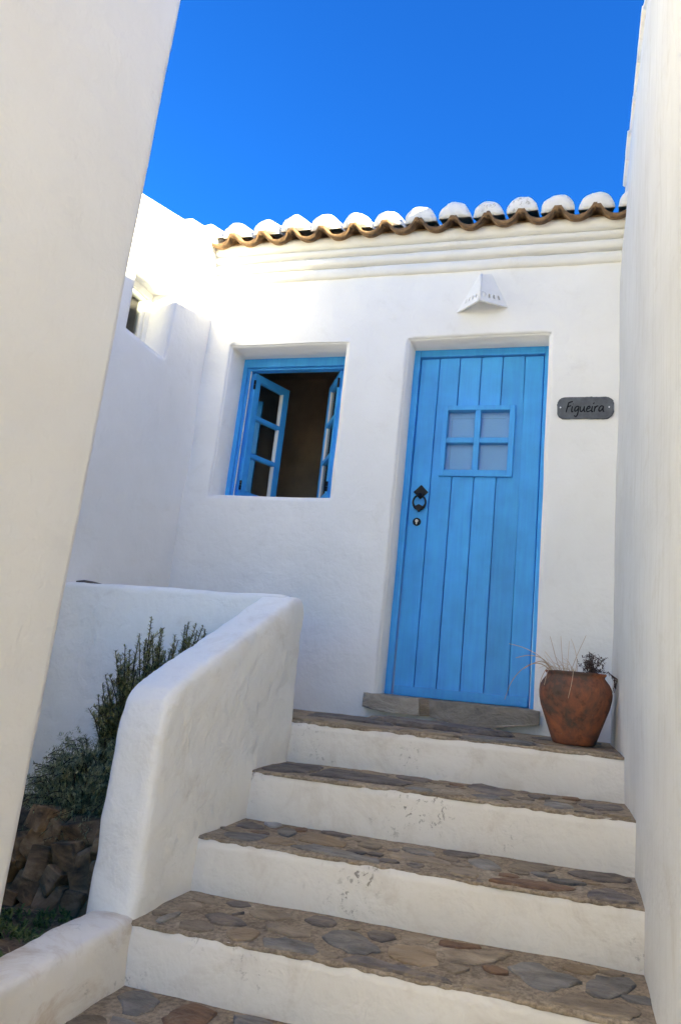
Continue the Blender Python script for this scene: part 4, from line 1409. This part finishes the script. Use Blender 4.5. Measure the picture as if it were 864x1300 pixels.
# hand-drawn letters, polylines in a 0..1 box (x advance, z height; x-height 0.5)
GL = {
 'F': [[(.10, .0), (.16, .35), (.24, .72), (.28, .92)], [(.22, .84), (.40, .92), (.62, .98)], [(.14, .46), (.32, .54), (.50, .62)]],
 'i': [[(.06, .55), (.03, .30), (.02, .10), (.08, .03), (.16, .10)], [(.10, .74), (.12, .79)]],
 'g': [[(.40, .50), (.28, .56), (.12, .44), (.05, .24), (.10, .09), (.24, .12), (.38, .36), (.42, .52)], [(.42, .54), (.40, .20), (.37, -.12), (.30, -.34), (.18, -.38), (.06, -.28)]],
 'u': [[(.04, .52), (.02, .26), (.06, .08), (.18, .06), (.32, .24), (.38, .52)], [(.38, .54), (.37, .24), (.42, .04), (.50, .10)]],
 'e': [[(.04, .26), (.20, .30), (.34, .40), (.32, .52), (.20, .54), (.07, .38), (.03, .18), (.12, .05), (.28, .06), (.42, .18)]],
 'r': [[(.06, .54), (.05, .28), (.02, .02)], [(.05, .28), (.14, .46), (.26, .56), (.36, .52)]],
 'a': [[(.40, .50), (.26, .58), (.10, .46), (.03, .24), (.08, .07), (.22, .10), (.36, .32), (.42, .54)], [(.42, .54), (.39, .24), (.44, .04), (.52, .10)]],
}
GL['í'] = [[(.08, .55), (.05, .30), (.03, .10), (.09, .03), (.17, .10)], [(.14, .72), (.22, .86)]]
adv = {'F': .56, 'i': .22, 'g': .52, 'u': .54, 'e': .46, 'r': .38, 'a': .56, 'í': .24}
word = ['F', 'i', 'g', 'u', 'e', 'í', 'r', 'a']
tot = sum(adv[c] for c in word)
H = 0.078
wx = 0.206 / tot
x = 0.021
for c in word:
    mbL = MB()
    for stroke in GL[c]:
        pp = [Vector((x + (p[0] + .06 * p[1]) * wx, 0, 1.676 + p[1] * H * .82)) for p in stroke]
        # smooth the stroke
        for _ in range(2):
            if len(pp) > 2:
                q = [pp[0]]
                for i in range(len(pp) - 1):
                    q += [pp[i].lerp(pp[i + 1], .25), pp[i].lerp(pp[i + 1], .75)]
                pp = q + [pp[-1]]
        w = .0033
        vv, fc = [], []
        for i, p in enumerate(pp):
            t = (pp[min(i + 1, len(pp) - 1)] - pp[max(i - 1, 0)]).normalized()
            s = Vector((-t.z, 0, t.x)) * w * (0.75 + .35 * math.sin(math.pi * i / max(1, len(pp) - 1)))
            for yy in (-.0150, -.0130):
                vv += [p + s + Vector((0, yy, 0)), p - s + Vector((0, yy, 0))]
        for i in range(len(pp) - 1):
            a, b = i * 4, i * 4 + 4
            fc += [(a, a + 1, b + 1, b), (a + 2, b + 2, b + 3, a + 3), (a, b, b + 2, a + 2), (a + 1, a + 3, b + 3, b + 1)]
        mbL.add((vv, fc))
    o = mbL.build('letter', M_letter, sign); shift(o, sign.location)
    x += adv[c] * wx
for sx_ in (-0.003, 0.250):
    o = disc('screw', (sx_, 1.7045), .0042, -.0175, -.013, M_screw, sign, 12); shift(o, sign.location)

# ================================================================== POT
PX, PY = 0.126, -0.392
pot = thing('clay_pot', 'weathered terracotta pot with wide shoulder standing in the corner of the landing', 'pot', (PX, PY, 0.004))
pr = [(0.0, 0.0), (.084, 0.0), (.090, .004), (.098, .025), (.113, .065), (.130, .110), (.146, .155), (.155, .195), (.157, .216), (.153, .238), (.143, .259), (.129, .276), (.123, .283), (.124, .289), (.130, .295), (.131, .301), (.124, .303), (.116, .298), (.114, .285), (.122, .262), (.124, .24)]
n = 72
verts, faces = [], []
for (r, z) in pr:
    for k in range(n):
        a = 2 * math.pi * k / n
        d = Vector((math.cos(a), math.sin(a), z * 6))
        w = 1 + .012 * noise.noise(d * 1.3) + .004 * noise.noise(d * 6)
        verts.append((r * w * math.cos(a), r * w * math.sin(a), z + .003 * noise.noise(Vector((math.cos(a) * 2, math.sin(a) * 2, 4.0))) * (z > .25) + 0.0012 * math.sin(z * 190) * (z < .25)))
for i in range(len(pr) - 1):
    for k in range(n):
        faces.append((i * n + k, i * n + (k + 1) % n, (i + 1) * n + (k + 1) % n, (i + 1) * n + k))
mk('body', verts, faces, M_pot, pot, True)
verts = [(0.122 * math.cos(2 * math.pi * k / 32), 0.122 * math.sin(2 * math.pi * k / 32), .262 + .004 * math.sin(k * 2.3)) for k in range(32)] + [(0, 0, .268)]
mk('soil', verts, [(k, (k + 1) % 32, 32) for k in range(32)], M_soil, pot, True)

gr = thing('dry_grass', 'pale dry grass stalks arching out of the terracotta pot', 'dried plant', (PX - .05, PY, .265))
mb = MB()
def stalk(pts, r=.0013):
    pts = [Vector(p) for p in pts]
    for _ in range(2):
        q = [pts[0]]
        for i in range(len(pts) - 1):
            q += [pts[i].lerp(pts[i + 1], .25), pts[i].lerp(pts[i + 1], .75)]
        pts = q + [pts[-1]]
    mb.add(tube(pts, [r * (1 - .6 * i / len(pts)) for i in range(len(pts))], 4))
Yp = PY - .03
for pts in [
    [(.06, PY, .26), (-.02, Yp, .36), (-.10, Yp - .02, .395), (-.165, Yp - .04, .405)],
    [(.05, PY, .26), (-.01, Yp - .05, .335), (-.08, Yp - .08, .32), (-.14, Yp - .1, .25), (-.165, Yp - .1, .165)],
    [(.05, PY, .26), (.0, Yp - .03, .35), (-.07, Yp - .05, .365), (-.13, Yp - .06, .345)],
    [(.04, PY, .26), (.0, Yp - .05, .345), (-.05, Yp - .09, .33), (-.09, Yp - .1, .30)],
    [(.08, PY, .26), (.065, PY, .36), (.055, PY + .01, .46)],
    [(.085, PY, .26), (.09, PY, .36), (.093, PY + .01, .44)],
    [(.08, PY, .26), (.04, PY, .35), (.02, PY, .42), (.008, PY, .455)],
    [(.09, PY, .26), (.12, PY, .36), (.165, PY, .47)],
    [(.10, PY, .26), (.135, PY, .34), (.115, PY, .42), (.10, PY, .45)],
    [(.07, PY, .26), (.03, PY, .34), (-.01, PY - .02, .385)],
    [(.12, PY, .26), (.118, PY - .13, .335), (.115, PY - .16, .27), (.100, PY - .165, .195)],
    [(.05, PY, .26), (.015, PY - .11, .33), (-.02, PY - .135, .26), (-.018, PY - .15, .19)],
    [(.05, PY, .26), (.03, PY - .11, .33), (.01, PY - .135, .30), (.0, PY - .15, .24)],
]:
    stalk(pts, .0024)
rnd = random.Random(3)
for q in range(34):
    a = rnd.uniform(2.0, 5.0)
    x0, y0 = PX - .05 + rnd.uniform(-.05, .06), PY + rnd.uniform(-.06, .05)
    dx, dy, L = math.cos(a), math.sin(a) * .6, rnd.uniform(.03, .10)
    stalk([(x0, y0, .26), (x0 + dx * L * .4, y0 + dy * L * .4, .30 + L * .4), (x0 + dx * L, y0 + dy * L, .30 + L * rnd.uniform(.1, .9))], .0015)
o = mb.build('stalks', M_straw, gr); shift(o, gr.location)

dp = thing('dead_plant', 'curled dead brown plant at the wall side of the terracotta pot', 'dried plant', (PX + .06, PY, .265))
mb, ml = MB(), MB()
rnd = random.Random(8)
for q in range(46):
    a = rnd.uniform(0, 6.283)
    r = rnd.uniform(.0, .05)
    p = Vector((PX + .062, PY, .262))
    e = Vector((PX + .068 + math.cos(a) * r, PY + math.sin(a) * r, .315 + rnd.uniform(0, .075)))
    pts = [p, p.lerp(e, .5) + Vector((rnd.uniform(-.015, .015), rnd.uniform(-.015, .015), .01)), e]
    for k in range(4):
        e = e + Vector((rnd.uniform(-.016, .016), rnd.uniform(-.016, .016), rnd.uniform(-.014, .010)))
        pts.append(e)
    mb.add(tube(pts, .0011, 4))
    for k in range(9):
        b0 = pts[rnd.randint(2, len(pts) - 1)]
        d = Vector((rnd.uniform(-1, 1), rnd.uniform(-1, 1), rnd.uniform(-1, .7)))
        needle_leaf(ml, b0, d, rnd.uniform(.008, .019), rnd.uniform(.003, .006), curl=1.2)
for q in range(6):                                           # strands hanging over the rim by the wall
    pts = [Vector((PX + .09, PY - .02, .27)), Vector((PX + .135, PY - .03 + .01 * q, .318)), Vector((PX + .160 + .004 * q, PY - .04 + .01 * q, .290)), Vector((PX + .165 + rnd.uniform(-.01, .004), PY - .05 + .01 * q, .25 + rnd.uniform(-.02, .02)))]
    mb.add(tube(pts, .0012, 4))
    for k in range(10):
        i = rnd.randint(1, 2)
        needle_leaf(ml, pts[i].lerp(pts[i + 1], rnd.random()), Vector((rnd.uniform(-1, .3), rnd.uniform(-1, 1), rnd.uniform(-1, .5))), .012, .004, curl=1)
o = mb.build('stems', M_dryplant, dp); shift(o, dp.location)
o = ml.build('leaves', M_dryplant, dp); shift(o, dp.location)
